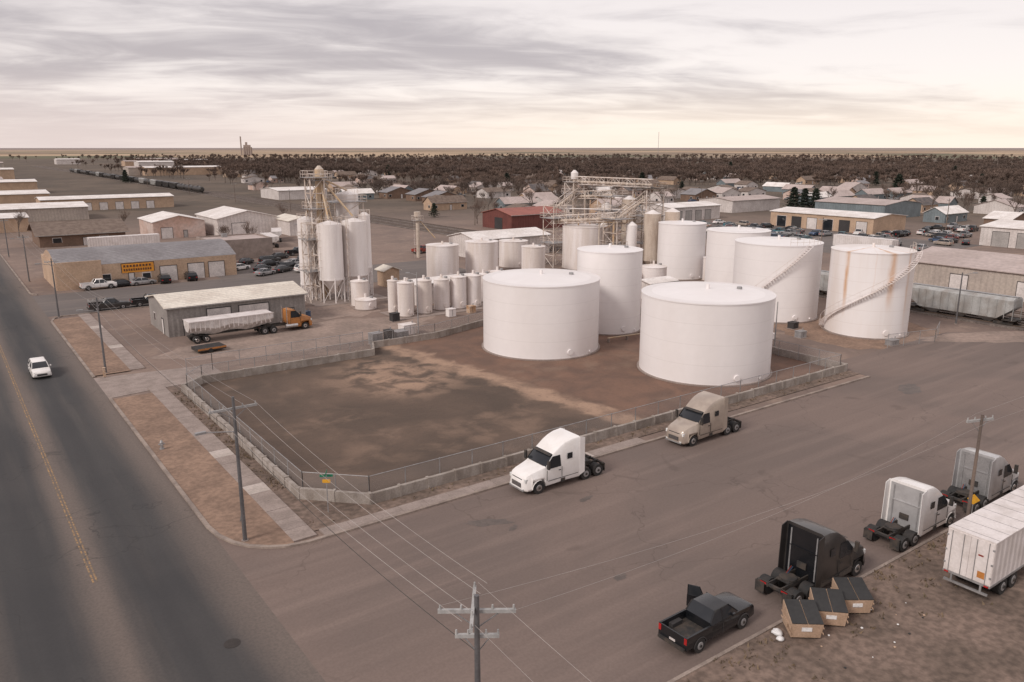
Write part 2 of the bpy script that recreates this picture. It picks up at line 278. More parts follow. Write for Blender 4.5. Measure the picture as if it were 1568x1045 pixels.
def fence(name,pts,h,z0=0):
    m=M()
    for i in range(len(pts)-1):
        a=Vector(pts[i]);b=Vector(pts[i+1]); L=(b-a).length; n=max(1,round(L/3)); t=(b-a)/n
        for k in range(n+1):
            c=a+t*k; m.cyl((c.x,c.y,z0),(c.x,c.y,h+.05),.04,None,5,'galv')
        m.beam((a.x,a.y,h),(b.x,b.y,h),.03,'galv'); m.face([(a.x,a.y,z0+.05),(b.x,b.y,z0+.05),(b.x,b.y,h),(a.x,a.y,h)],'chain_link')
    return m.obj(name)
fence('chain_link_fence',[(42,87.6),(21.6,87.6),(19.4,85),(19.4,53),(23,49.4),(82.3,49.4),(82.3,66),(86.6,66)],1.95)
fence('chain_link_fence',[(21,91.6),(24,92.2),(43,92.2)],1.9)
fence('chain_link_fence',[(43.5,91),(53,91),(63,94),(66,94.4)],1.9)
fence('chain_link_fence',[(97,52),(105,50),(110,52)],1.8)
# ------------------------------------------------------------------ tanks
def tank(name,x,y,r,h,mat='tank_white',stair=None,n=72,cone=.06):
    m=M(); m.cyl((0,0,0),(0,0,h),r,None,n,mat,False); m.cyl((0,0,h),(0,0,h+r*cone),r,.02,n,mat,False)
    m.cyl((0,0,0),(0,0,.18),r+.25,None,n,'concrete')
    m.cyl((0,0,h-.1),(0,0,h+.02),r+.06,None,n,mat)
    m.cyl((0,0,h),(0,0,h+r*cone+.5),.2,None,10,mat); m.cyl((r*.5,-r*.2,h),(r*.5,-r*.2,h+r*cone*.5+.25),.3,None,10,'galv')
    a=math.atan2(-y,-x)+.5
    for k,(da,z,rw) in enumerate(((0,.9,.35),(.45,.5,.14))):
        c,s=math.cos(a+da),math.sin(a+da); m.cyl((c*(r-.1),s*(r-.1),z),(c*(r+.16),s*(r+.16),z),rw,None,12,mat)
    if stair:
        a0,a1,z0,z1=stair; N=int(abs(rad(a1-a0))*r/.3); pr=None
        for k in range(N+1):
            f=k/N; t=rad(a0+(a1-a0)*f); z=z0+(z1-z0)*f; c,s=math.cos(t),math.sin(t); T=Matrix.Rotation(t,4,'Z'); m.box(r+.02,r+.7,-.14,.14,z-.03,z,'tank_old',T)
            q=Vector((c*(r+.7),s*(r+.7),z))
            if pr is not None: m.beam(pr,q,.05,'tank_old'); m.beam(pr+Vector((0,0,1)),q+Vector((0,0,1)),.028,'tank_old')
            if k%4==0: m.beam(q,q+Vector((0,0,1)),.022,'tank_old'); m.beam(q,(c*r,s*r,z-.6),.025,'tank_old')
            pr=q
        pr=None
        for k in range(7):
            t=rad(a1+(k-3)*9); q=Vector((math.cos(t)*(r-.1),math.sin(t)*(r-.1),h)); m.beam(q,q+Vector((0,0,1)),.025,'steel_paint')
            if pr: m.beam(pr+Vector((0,0,1)),q+Vector((0,0,1)),.025,'steel_paint'); m.beam(pr+Vector((0,0,.5)),q+Vector((0,0,.5)),.02,'steel_paint')
            pr=q
    return m.obj(name,(x,y,0))
rusttank('tank_rusty',[(rad(176.5),.09,.9,2.,7.),(rad(-121.5),.14,.95,3.,8.5),(rad(-91.5),.07,.55,0,9),(rad(-145),.03,.25,2,11)])
tank('storage_tank',61.7,78.9,7.4,9.0); tank('storage_tank',70.4,59.3,7.4,9.0); tank('storage_tank',75.8,81.5,4.5,11.3)
tank('storage_tank',102.8,73.6,6.3,11.3,stair=(-200,-102,1,11.3)); tank('storage_tank',103.9,59.2,5.35,11.5,'tank_rusty',stair=(-238,-66,.4,11.5))
tank('storage_tank',112.7,88.9,5.3,11.2); tank('storage_tank',119.1,107.6,4.6,10.7); tank('storage_tank',111.9,128.1,4.8,8.9,'tank_old')
for a_ in ((80.5,134.5,3.2,6.5),(89.1,133.5,3.3,6.7),(100.7,138.6,3.1,5.6),(98,128,2.4,5.6)): tank('storage_tank',*a_,mat='tank_old',n=40)
for a_ in ((56.7,105.9,1.2,5.2),(56.3,109.2,.8,5.1),(60.1,106.2,1.2,5.2),(63.8,107.1,1.25,4.9),(66.6,106.6,1.3,5.1),(69.3,106.4,1.3,5.1),(58.6,108.8,1.1,4.6),(105.9,102.1,2.4,3.9),(120.4,101,1.5,4.5),(54.6,117.5,1.4,4.1),(54.2,114.6,1.7,1.6),(101,103.5,1.6,3.6),(73,109,1.2,4.6),(75.6,108.6,1.2,4.9)): tank('small_tank',*a_,mat='tank_old',n=28,cone=.2)
def lattice(m,x0,x1,y0,y1,z0,z1,n,r=.09,mat='steel_paint',plat=True):
    C=[(x0,y0),(x1,y0),(x1,y1),(x0,y1)]
    for c in C: m.beam((*c,z0),(*c,z1),r*1.3,mat)
    for k in range(n):
        a=z0+(z1-z0)*k/n;b=z0+(z1-z0)*(k+1)/n
        for i in range(4):
            p,q=C[i],C[(i+1)%4]; m.beam((*p,b),(*q,b),r,mat); m.beam((*(p if k%2 else q),a),(*(q if k%2 else p),b),r*.7,mat)
        if plat and k%2: platform(m,x0-.5,x1+.5,y0-.5,y1+.5,b,mat)
def platform(m,x0,x1,y0,y1,z,mat='steel_paint'):
    m.box(x0,x1,y0,y1,z,z+.08,'galv'); C=[(x0,y0),(x1,y0),(x1,y1),(x0,y1)]
    for i in range(4):
        p,q=C[i],C[(i+1)%4]
        for h in (.55,1.1): m.beam((*p,z+h),(*q,z+h),.035,mat)
        for t in (0,.33,.66): m.beam((p[0]+(q[0]-p[0])*t,p[1]+(q[1]-p[1])*t,z),(p[0]+(q[0]-p[0])*t,p[1]+(q[1]-p[1])*t,z+1.1),.035,mat)
def ladder(m,x,y,z0,z1,mat='steel_paint'):
    for dx in (-.22,.22): m.beam((x+dx,y,z0),(x+dx,y,z1),.035,mat)
    z=z0+2
    while z<z1:
        for k in range(6):
            a=rad(180+36*k);b=rad(216+36*k) ; m.beam((x+.4*math.cos(a),y+.4*math.sin(a),z),(x+.4*math.cos(b),y+.4*math.sin(b),z),.025,mat)
        z+=1.1
def hopper_silo(m,x,y,r,z0,h,cone=2.2,mat='silo_white'):
    m.cyl((x,y,z0),(x,y,h),r,None,36,mat,False); m.cyl((x,y,h),(x,y,h+.5),r,.3,36,mat); m.cyl((x,y,z0-cone),(x,y,z0),.25,r,36,mat); m.cyl((x,y,z0-.12),(x,y,z0+.12),r+.06,None,36,mat)
    for k in range(6):
        a=rad(60*k+20); c,s=math.cos(a)*r,math.sin(a)*r; m.beam((x+c,y+s,0),(x+c,y+s,z0+.3),.12,'silo_white')
        b=rad(60*k+80); m.beam((x+c,y+s,.2),(x+math.cos(b)*r,y+math.sin(b)*r,z0-.2),.05,'silo_white')
    for k in range(10):
        a=rad(36*k);b=rad(36*k+36); m.beam((x+r*math.cos(a),y+r*math.sin(a),h+.9),(x+r*math.cos(b),y+r*math.sin(b),h+.9),.03,'steel_paint'); m.beam((x+r*math.cos(a),y+r*math.sin(a),h),(x+r*math.cos(a),y+r*math.sin(a),h+.95),.03,'steel_paint')
m=M(); hopper_silo(m,52.5,123.4,2.0,3.9,12.9); hopper_silo(m,57.0,123.8,2.05,4.2,13.1); hopper_silo(m,50.6,128.4,1.5,2.6,13.4); hopper_silo(m,58.2,128.6,1.9,8,17.3,mat='silo_white'); hopper_silo(m,59.8,125.6,1.0,5,13.8,mat='silo_white')
lattice(m,50.6,53,125.8,128,0,20.2,8); lattice(m,55,60.2,126.6,130.8,0,16,6,.08); lattice(m,48.9,50.6,124,126.4,0,13,5,.08)
m.box(52.2,52.9,127,127.6,0,20.5,'pipe_tan'); m.box(53.1,53.6,127,127.6,0,20.5,'pipe_tan')
m.cyl((52.9,127.3,20.3),(52.9,127.3,21.5),.75,.75,14,'pipe_tan'); m.cyl((52.9,127.3,21.5),(52.9,127.3,22.1),.75,.2,14,'silo_beige'); platform(m,51.3,54.5,126,128.8,19.7)
for e in ((52.5,123.6,13.6),(57,124,13.9),(50.6,128.4,14),(58.2,128.6,17.9),(55,125.5,9)): m.cyl((52.9,127.3,20.2),e,.17,None,8,'pipe_tan')
ladder(m,50.35,123,4,13.8); ladder(m,54.9,121.9,4,14); m.beam((54.7,121.6,0),(54.7,121.6,14),.07,'steel_paint'); m.obj('grain_silo_tower')
m=M(); m.cyl((0,0,0),(0,0,9.5),.45,None,12,'silo_beige'); m.cyl((0,0,9.5),(0,0,10.6),.75,.75,12,'silo_beige'); m.cyl((.2,0,9),(3.5,-2,4.5),.12,None,6,'pipe_tan'); platform(m,-1,1,-1,1,8.6); ladder(m,-.7,0,0,9); m.obj('bucket_elevator',(91,163,0))
m=M()
lattice(m,114.5,117.5,135.3,138.3,0,17.6,7,.1); lattice(m,106,109.5,131.5,135,0,13,5,.09); lattice(m,115.5,119.5,124.5,128.5,0,15,6,.1); lattice(m,118.5,123.5,117,121,0,16.8,6,.11); lattice(m,110.5,114.5,117,121,0,11,4,.09)
m.box(115.7,116.4,136.4,137.1,0,18.6,'silo_beige'); m.cyl((116,136.8,18.3),(116,136.8,19.6),.8,.8,14,'silo_white'); m.cyl((116,136.8,19.6),(116,136.8,20.2),.8,.2,14,'silo_white'); platform(m,114.2,117.8,135,138.6,17.6)
def bridge(a,b,h=1.6,wd=.7):
    a=Vector(a);b=Vector(b); n=max(2,int((b-a).length/1.8)); t=(b-a)/n; s=Vector((-t.y,t.x,0)).normalized()*wd
    for q in (s,-s):
        for z in (0,h): m.beam(a+q+Vector((0,0,z)),b+q+Vector((0,0,z)),.09,'steel_paint')
        for k in range(n): m.beam(a+t*k+q+Vector((0,0,h*(k%2))),a+t*(k+1)+q+Vector((0,0,h*((k+1)%2))),.06,'steel_paint'); m.beam(a+t*k+q,a+t*k+q+Vector((0,0,h)),.06,'steel_paint')
    m.cyl(a+Vector((0,0,.5)),b+Vector((0,0,.5)),.3,None,8,'silo_beige')
bridge((116,136,17.2),(121,118,17)); bridge((116,136,14),(117.5,126,14.6)); bridge((108,133,12.2),(116,136,15)); bridge((112.5,119,10.5),(121,119,14.5)); bridge((107,133,9.3),(112,119,10.6))
for x_,y_,r_,h_ in ((118.6,115.2,1.7,12),(121.8,112.8,1.5,12.4),(114.2,116.6,1.1,9.8),(117,127,1.3,13),(120,123.5,1.6,14.4)): 
    m.cyl((x_,y_,2.5),(x_,y_,h_),r_,None,24,'silo_beige' if r_>1.3 else 'silo_white',False); m.cyl((x_,y_,h_),(x_,y_,h_+.7),r_,.2,24,'silo_white'); m.cyl((x_,y_,.8),(x_,y_,2.5),.3,r_,24,'silo_beige')
    for k in range(4): a=rad(90*k+45); m.beam((x_+r_*math.cos(a),y_+r_*math.sin(a),0),(x_+r_*math.cos(a),y_+r_*math.sin(a),3),.1,'steel_paint')
for k in range(16):
    x_=R.uniform(107,122);y_=R.uniform(117,135);z_=R.uniform(8,16); m.cyl((x_,y_,0),(x_,y_,z_),R.uniform(.07,.16),None,6,R.choice(['pipe_tan','steel_rusty','silo_beige','steel_paint']))
for k in range(12):
    z_=R.uniform(6,16); m.cyl((R.uniform(108,116),R.uniform(118,134),z_),(R.uniform(114,122),R.uniform(117,130),z_+R.uniform(-3,1)),.1,None,6,R.choice(['pipe_tan','steel_rusty','steel_paint','silo_white']))
platform(m,118,124,116.5,121.5,16.8); platform(m,115,120,124,129,12); ladder(m,118.1,117,0,16.5); m.obj('processing_plant')
m=M()
m.cyl((78.7,60,.5),(96,70,.5),.1,None,6,'steel_rusty'); m.cyl((70,75.2,.6),(96.5,72,.6),.09,None,6,'pipe_tan'); m.cyl((69,79,.45),(71.4,80,.45),.14,None,6,'orange_paint'); m.cyl((76,64.8,.5),(82,66,.5),.12,None,6,'orange_paint')
for k in range(9): m.box(70+k*3,70.2+k*3,75.0-k*.36,75.3-k*.36,.04,.5,'concrete')
m.obj('pipeline')
# ------------------------------------------------------------------ buildings
def bld(name,x0,x1,y0,y1,h,rise,ax,wall,roof,ops=(),ov=.4,rz=0):
    m=M(); lx,ly=x1-x0,y1-y0
    if ax=='x':
        m.face([(0,0,0),(lx,0,0),(lx,0,h),(0,0,h)],wall); m.face([(lx,ly,0),(0,ly,0),(0,ly,h),(lx,ly,h)],wall)
        for X in (0,lx): m.face([(X,0,0),(X,ly,0),(X,ly,h),(X,ly/2,h+rise),(X,0,h)],wall)
        sl=rise/(ly/2); 
        for s in (0,1):
            ye=-ov if s==0 else ly+ov; P=[(-ov,ye,h-ov*sl),(lx+ov,ye,h-ov*sl),(lx+ov,ly/2,h+rise),(-ov,ly/2,h+rise)]
            m.loft([[(a,b,c+.03) for a,b,c in P],[(a,b,c+.17) for a,b,c in P]],roof)
        m.box(-ov,lx+ov,-ov-.1,-ov-.003,h-ov*sl,h-ov*sl+.16,'door_grey')
    elif ax=='y':
        m.face([(0,0,0),(0,ly,0),(0,ly,h),(0,0,h)],wall); m.face([(lx,0,0),(lx,ly,0),(lx,ly,h),(lx,0,h)],wall)
        for Y in (0,ly): m.face([(0,Y,0),(lx,Y,0),(lx,Y,h),(lx/2,Y,h+rise),(0,Y,h)],wall)
        sl=rise/(lx/2)
        for s in (0,1):
            xe=-ov if s==0 else lx+ov; P=[(xe,-ov,h-ov*sl),(xe,ly+ov,h-ov*sl),(lx/2,ly+ov,h+rise),(lx/2,-ov,h+rise)]
            m.loft([[(a,b,c+.03) for a,b,c in P],[(a,b,c+.17) for a,b,c in P]],roof)
    elif ax=='barrel':
        m.box(0,lx,0,ly,0,h,wall); N=12; P=[(ly*k/N,h+.02+rise*math.sin(math.pi*k/N)) for k in range(N+1)]
        for k in range(N): m.face([(-.2,P[k][0],P[k][1]),(lx+.2,P[k][0],P[k][1]),(lx+.2,P[k+1][0],P[k+1][1]),(-.2,P[k+1][0],P[k+1][1])],roof,True)
        for X in (-.2,lx+.2): m.face([(X,a,b) for a,b in P],wall)
    else:
        m.box(0,lx,0,ly,0,h-.5,wall); m.box(.25,lx-.25,.25,ly-.25,h-.498,h-.3,roof)
        m.box(0,lx,0,.25,h-.499,h,wall);m.box(0,lx,ly-.25,ly,h-.499,h,wall);m.box(0,.25,.251,ly-.251,h-.499,h,wall);m.box(lx-.25,lx,.251,ly-.251,h-.499,h,wall)
        for k in range(int(lx*ly/150)): a,b=R.uniform(1,lx-2),R.uniform(1,ly-2); m.box(a,a+1.2,b,b+1,h-.3,h+.5,'galv')
    for o in ops:
        sd,a,wd,z0,z1,mt=o; fr='trim_dark' if mt!='glass' else 'door_white'
        if sd=='S': m.box(a,a+wd,-.05,-.002,z0,z1,mt); m.box(a-.1,a+wd+.1,-.07,-.003,z1,z1+.12,fr); m.box(a-.1,a,-.07,-.003,z0,z1,fr); m.box(a+wd,a+wd+.1,-.07,-.003,z0,z1,fr)
        else: m.box(-.05,-.002,a,a+wd,z0,z1,mt); m.box(-.07,-.003,a-.1,a+wd+.1,z1,z1+.12,fr); m.box(-.07,-.003,a-.1,a,z0,z1,fr); m.box(-.07,-.003,a+wd,a+wd+.1,z0,z1,fr)
    return m.obj(name,(x0,y0,0),rz)
bld('metal_warehouse',23.9,43.2,112,122.8,4.0,1.0,'x','metal_wall_grey','roof_cream',[('S',5.2,3.2,1.6,3.3,'door_white'),('S',9.6,4.2,1.2,3.3,'door_white'),('S',2,1,0,2.1,'door_grey'),('W',2.5,.9,0,2.1,'door_white'),('W',7,1,1.2,2.2,'glass'),('S',16.5,1,0,2.1,'door_white')])
ops=[('S',1.5,1.5,1,2.2,'glass'),('S',5,1,0,2.2,'door_grey'),('S',7,1.5,1,2.2,'glass'),('S',10.5,5.6,2.2,3.9,'sign_orange'),('S',11.6,.9,0,2.1,'door_white'),('S',14,1.4,.9,1.9,'glass'),('S',17.2,3,0,2.9,'door_white'),('S',22.3,3,0,3,'door_white'),('S',26.2,3,0,3,'door_white'),('W',3,1.4,1,2.2,'glass'),('W',8,1.4,1,2.2,'glass'),('W',13,3,0,2.8,'door_grey')]
bld('auto_shop',17,48.6,162,181,4.1,2.2,'barrel','stucco_tan','roof_grey',ops)
m=M(); m.box(0,7.5,0,.35,0,5.0,'stucco_tan'); m.box(-.1,.3,.36,19,0,4.7,'stucco_tan'); m.obj('parapet_wall',(16.6,161.5,0))
m=M()
for r_,z_ in ((9,3.25),(12,2.55)):
    for k in range(r_): a=k*5/r_; m.box(a,a+5/r_*.6,0,.03,z_,z_+.4,'sign_text')
m.obj('shop_sign',(27.8,161.88,0))
bld('brown_house',21.7,42,236,253,3.2,2.4,'x','brick_brown','roof_brown',[('S',3,2,1,2.2,'glass'),('S',10,1,0,2,'door_white'),('S',14,2,1,2.2,'glass')],ov=1)
bld('pink_warehouse',50,64,240,258,4.6,1.6,'y','stucco_pink','roof_white',[('S',2,3,0,3,'door_white'),('S',8,1,0,2,'door_grey')])
bld('white_warehouse',66.5,84,236,258,5,2,'y','metal_wall_white','roof_white',[('S',4,4,0,3.6,'door_white')])
bld('concrete_building',50,64,184,196,4.6,.5,'flat','concrete','roof_pink',[('S',3,1.5,1,2.2,'glass')])
bld('white_shed',84,92,226,240,4.2,1,'y','metal_wall_white','roof_cream')
bld('distribution_warehouse',-20,42,392,420,6,1,'x','stucco_tan','roof_white'); bld('distribution_warehouse',36,86,368,384,4.6,.9,'x','stucco_tan','roof_white',[('S',3+k*6,3,0,3,'door_white') for k in range(7)]); bld('distribution_warehouse',10,46,322,345,4.4,1.2,'x','metal_wall_tan','roof_white'); bld('distribution_warehouse',-15,24,285,305,4.2,.8,'x','stucco_tan','roof_white')
bld('red_barn',144.6,166,200,216,4.6,1.6,'x','red_wall','roof_red',[('W',5,4,0,3.5,'trim_dark')])
bld('long_white_shed',100,121.3,152,164,4.4,1.2,'x','metal_wall_white','roof_white',[('S',3,1,0,2,'door_grey')])
bld('white_warehouse',206,232,192,206,4.7,1,'x','metal_wall_white','roof_white',[('S',3+k*5,3,0,3.4,'door_grey') for k in range(4)])
bld('repair_shop',225,243,129,165,4.6,.9,'y','stucco_tan','roof_white',[('W',2+k*5.6,3.4,0,3.4,('door_white','trim_dark','glass')[k%3]) for k in range(6)])
bld('blue_warehouse',275,300,154,182,5,1.2,'y','metal_wall_blue','roof_pink')
bld('white_warehouse',223,245,70,98,4.9,1.1,'y','metal_wall_white','roof_white',[('W',3+k*6,4,0,3.8,'door_grey') for k in range(4)])
bld('long_warehouse',145.5,168,-20,77,4.6,1.6,'y','metal_wall_tan','roof_pink',[('W',8+k*11,3,0,3.2,'door_white') for k in range(8)])
bld('long_white_shed',139,164,386,412,4.4,1,'x','metal_wall_white','roof_white')
bld('white_warehouse',255,285,205,222,4.6,1,'x','metal_wall_white','roof_pink'); bld('metal_shed',185,198,196,206,4,1,'x','metal_wall_tan','roof_grey')
bld('equipment_shed',62,74,112,117,3.4,.4,'x','metal_wall_white','roof_white'); bld('pump_house',66,69,131,134,3,.6,'y','stucco_tan','roof_cream')
bld('control_shed',96,102,93,97,2.8,.4,'x','metal_wall_white','roof_white')
for k in range(26):
    a=R.uniform(-2,16); dd=R.uniform(520,1500); X=dd*math.sin(rad(a));Y=dd*math.cos(rad(a))
    if 20<X<150: continue
    bld('distribution_warehouse',X,X+R.uniform(30,70),Y,Y+25,R.uniform(5,9),1,'x',R.choice(['stucco_tan','metal_wall_white','metal_wall_tan']),R.choice(['roof_white','roof_pink']))
m=M()
for k in range(4): m.cyl((k*7,0,0),(k*7,0,26),4,None,16,'concrete')
m.box(-2,20,-3,3,26,33,'concrete'); m.box(-12,-9,-2,2,0,60,'concrete'); m.box(4,10,-2,2,33,42,'concrete'); m.obj('grain_elevator',(864,2689,0),rad(-36))
m=M(); m.beam((0,0,0),(0,0,75),.8,'galv'); m.obj('radio_tower',(2000,1930,0))
cols=['metal_wall_white','stucco_tan','stucco_pink','brick_brown','metal_wall_blue','metal_wall_white']; roofs=['roof_brown','roof_dark','roof_grey','roof_white','roof_pink','roof_brown','roof_pink']
TH=[]
for k in range(14):
    lx,ly=R.uniform(9,17),R.uniform(7,10); o=bld('house',0,lx,0,ly,3.1,R.uniform(1.5,2.5),'x' if k%3 else 'y',cols[k%6],roofs[k%7],[('S',1,1.3,1,2,'glass'),('S',lx/2,.95,0,2.05,'door_white'),('S',lx-2.8,1.3,1,2,'glass'),('W',2,1.2,1,2,'glass')]); TH.append(o.data); bpy.data.objects.remove(o)
bpy.context.view_layer.update()
BX=[]
for b in bpy.data.objects:
    if b.type=='MESH' and b.location.length>30 and b.location.length<1500: BX.append((b.location.x,b.location.y,b.location.x+b.dimensions.x,b.location.y+b.dimensions.y))
def free(x,y,mg=4): return not any(a-mg<x<c+mg and b-mg<y<d_+mg for a,b,c,d_ in BX)
hp=[]; HB=[]
for i in range(0,40):
    for j in range(-2,34):
        X=165+i*22+R.uniform(-4,4); Y=60+j*25+R.uniform(-5,5)
        D=math.hypot(X,Y); bb=math.degrees(math.atan2(X,Y))
        if not -1<bb<72 or D<235 or D>760 or R.random()<.38+.4*(D>480) or not free(X,Y,12) or (X<262 and Y<190): continue
        q=R.choice([0,math.pi/2,0]); place(R.choice(TH),'house',(X,Y,0),q); hp.append((X,Y)); HB.append((X,Y,X+13,Y+8) if q==0 else (X-9,Y,X,Y+14))
BX+=HB
# ------------------------------------------------------------------ trees
def treemesh(h,seed,lv,twN,tw=.10,near=False,kids=3):
    rg=random.Random(seed); V=[];F=[];MI=[]
    def seg(p,q,r0,r1):
        d=(q-p).normalized(); u=d.cross(Vector((.3,.9,.2))).normalized(); w_=d.cross(u); b=len(V)
        for k in range(3):
            t=2.094*k; e=u*math.cos(t)+w_*math.sin(t); V.append(p+e*r0); V.append(q+e*r1)
        for k in range(3):
            j=(k+1)%3; F.append((b+2*k,b+2*j,b+2*j+1)); F.append((b+2*k,b+2*j+1,b+2*k+1)); MI.extend((0,0))
    def twig(p,d,L):
        for k in range(twN):
            e=(d+Vector((rg.uniform(-1,1),rg.uniform(-1,1),rg.uniform(-.2,1)))).normalized()*L*rg.uniform(.5,1.2); s=Vector((rg.uniform(-1,1),rg.uniform(-1,1),rg.uniform(-.3,.3))).normalized()*L*tw
            b=len(V); o_=p+e*rg.uniform(0,.3); V.extend((o_-s,o_+s,o_+e)); F.append((b,b+1,b+2)); MI.append(1)
    def grow(p,d,L,r,l):
        q=p+d*L; seg(p,q,r,r*.68)
        if l==0: twig(q,d,L*.9); twig(p+d*L*.5,d,L*.7); return
        for k in range(kids if l>1 or near else kids+1):
            e=(d+Vector((rg.uniform(-.75,.75),rg.uniform(-.75,.75),rg.uniform(0,.6)))).normalized(); grow(p+d*L*rg.uniform(.6,1),e,L*rg.uniform(.62,.88),r*.6,l-1)
    grow(Vector((0,0,0)),Vector((rg.uniform(-.05,.05),rg.uniform(-.05,.05),1)).normalized(),h*.27,h*.022,lv)
    return V,F,MI
def tm2mesh(T,nm,mats=('bark','twigs')):
    me=bpy.data.meshes.new(nm); me.from_pydata([tuple(v) for v in T[0]],[],T[1])
    for q in mats: me.materials.append(MATS[q])
    me.polygons.foreach_set('material_index',T[2]); return me
NT=[tm2mesh(treemesh(10.5,40+k,4,6,.03,True),'bare_tree') for k in range(4)]
def pinemesh(h,seed):
    rg=random.Random(seed); V=[];F=[];MI=[]
    for k in range(3):
        t=2.09*k; V.append(Vector((.25*math.cos(t),.25*math.sin(t),0)))
    V.append(Vector((0,0,h))); F+= [(0,1,3),(1,2,3),(2,0,3)]; MI+=[0,0,0]
    for k in range(1500):
        f=rg.random()**.8; z=h*(.06+.92*f); rm=h*.30*(1-f)**.6*(.75+.35*math.sin(z*5+rg.random()))+.15; a=rg.uniform(0,6.283); r_=rm*math.sqrt(rg.uniform(.15,1))*rg.choice([1,1,.9,1.12]); c=Vector((r_*math.cos(a),r_*math.sin(a),z)); s=h*.055
        b=len(V); V.extend([c+Vector((rg.uniform(-s,s),rg.uniform(-s,s),rg.uniform(-s,s)*.6)) for _ in range(3)]); F.append((b,b+1,b+2)); MI.append(1)
    return V,F,MI
PT=[tm2mesh(pinemesh(10,k),'evergreen_tree',('bark','needles')) for k in range(3)]
for X,Y,h in ((277,193,9.5),(280,190,9),(284,188,9),(150,256,5),(330,300,7),(418,228,11),(424,232,9),(118,640,9),(340,150,6),(470,160,8),(300,420,9),(380,380,9),(520,300,9),(560,250,8),(640,520,11),(500,560,10),(330,640,10),(690,330,10)):
    place(R.choice(PT),'evergreen_tree',(X,Y,0),R.uniform(0,6),sc=(h/10*1.35,h/10*1.35,h/10*1.05))
for X,Y,s in ((145.5,222,1),(58,198,.8),(66,206,.75),(149,226,.9),(46,262,.8),(96,262,.8),(175,215,.9),(200,228,1.1),(245,232,1.1),(260,240,1.2),(178,262,1),(320,160,1.1),(312,200,1),(188,246,1.1),(330,120,1.2),(345,98,1),(214,262,1),(20,270,.9),(120,262,.8),(72,180,.6),(160,232,.8),(233,250,1.2),(305,140,1)): place(R.choice(NT),'bare_tree',(X,Y,0),R.uniform(0,6),sc=s)
conv=lambda t:(np.array([tuple(v) for v in t[0]],dtype=np.float32),np.array(t[1],dtype=np.int32),np.array(t[2],dtype=np.int32))
TA=[conv(treemesh(11.5,k,3,5,.055)) for k in range(6)]; TB_=[conv(treemesh(12.5,20+k,2,9,.085,kids=4)) for k in range(6)]
def mass(name,pts):
    vs=[];fs=[];ms=[];off=0
    for X,Y,s in pts:
        v,f,mi=R.choice(TA if math.hypot(X,Y)<560 else TB_); a=R.uniform(0,6.28); c,s_=math.cos(a),math.sin(a); q=np.empty_like(v); q[:,0]=(v[:,0]*c-v[:,1]*s_)*s*1.15+X; q[:,1]=(v[:,0]*s_+v[:,1]*c)*s*1.15+Y; q[:,2]=v[:,2]*s; vs.append(q); fs.append(f+off); ms.append(mi); off+=len(v)
    v=np.concatenate(vs);f=np.concatenate(fs);mi=np.concatenate(ms); me=bpy.data.meshes.new(name); me.vertices.add(len(v)); me.vertices.foreach_set('co',v.ravel()); me.loops.add(f.size); me.loops.foreach_set('vertex_index',f.ravel()); me.polygons.add(len(f)); me.polygons.foreach_set('loop_start',np.arange(0,f.size,3,dtype=np.int32)); me.polygons.foreach_set('loop_total',np.full(len(f),3,dtype=np.int32))
    me.materials.append(MATS['bark']);me.materials.append(MATS['twigs']); me.polygons.foreach_set('material_index',mi); me.update(calc_edges=True); place(me,name)
from mathutils import noise as mn
pts=[]; tries=0
while len(pts)<8200 and tries<120000:
    tries+=1
    q_=R.random(); b_=rad(R.uniform(-2,73)); D=R.uniform(270,480) if q_<.06 else R.uniform(440,900) if q_<.48 else (R.uniform(750,1400) if q_<.82 else math.sqrt(R.uniform(1200**2,2300**2))); X,Y=D*math.sin(b_),D*math.cos(b_)
    if X<170+.06*Y and (R.random()<.9 or 20<X<150): continue
    if X<310 and Y<185 : continue
    dn=mn.noise(Vector((X*.006,Y*.006,0)))
    if dn<-.38 or (D<560 and dn<0) or not free(X,Y,1): continue
    pts.append((X,Y,R.uniform(.5,.95) if D<600 else R.uniform(.6,1.15)))
mass('distant_trees',pts)
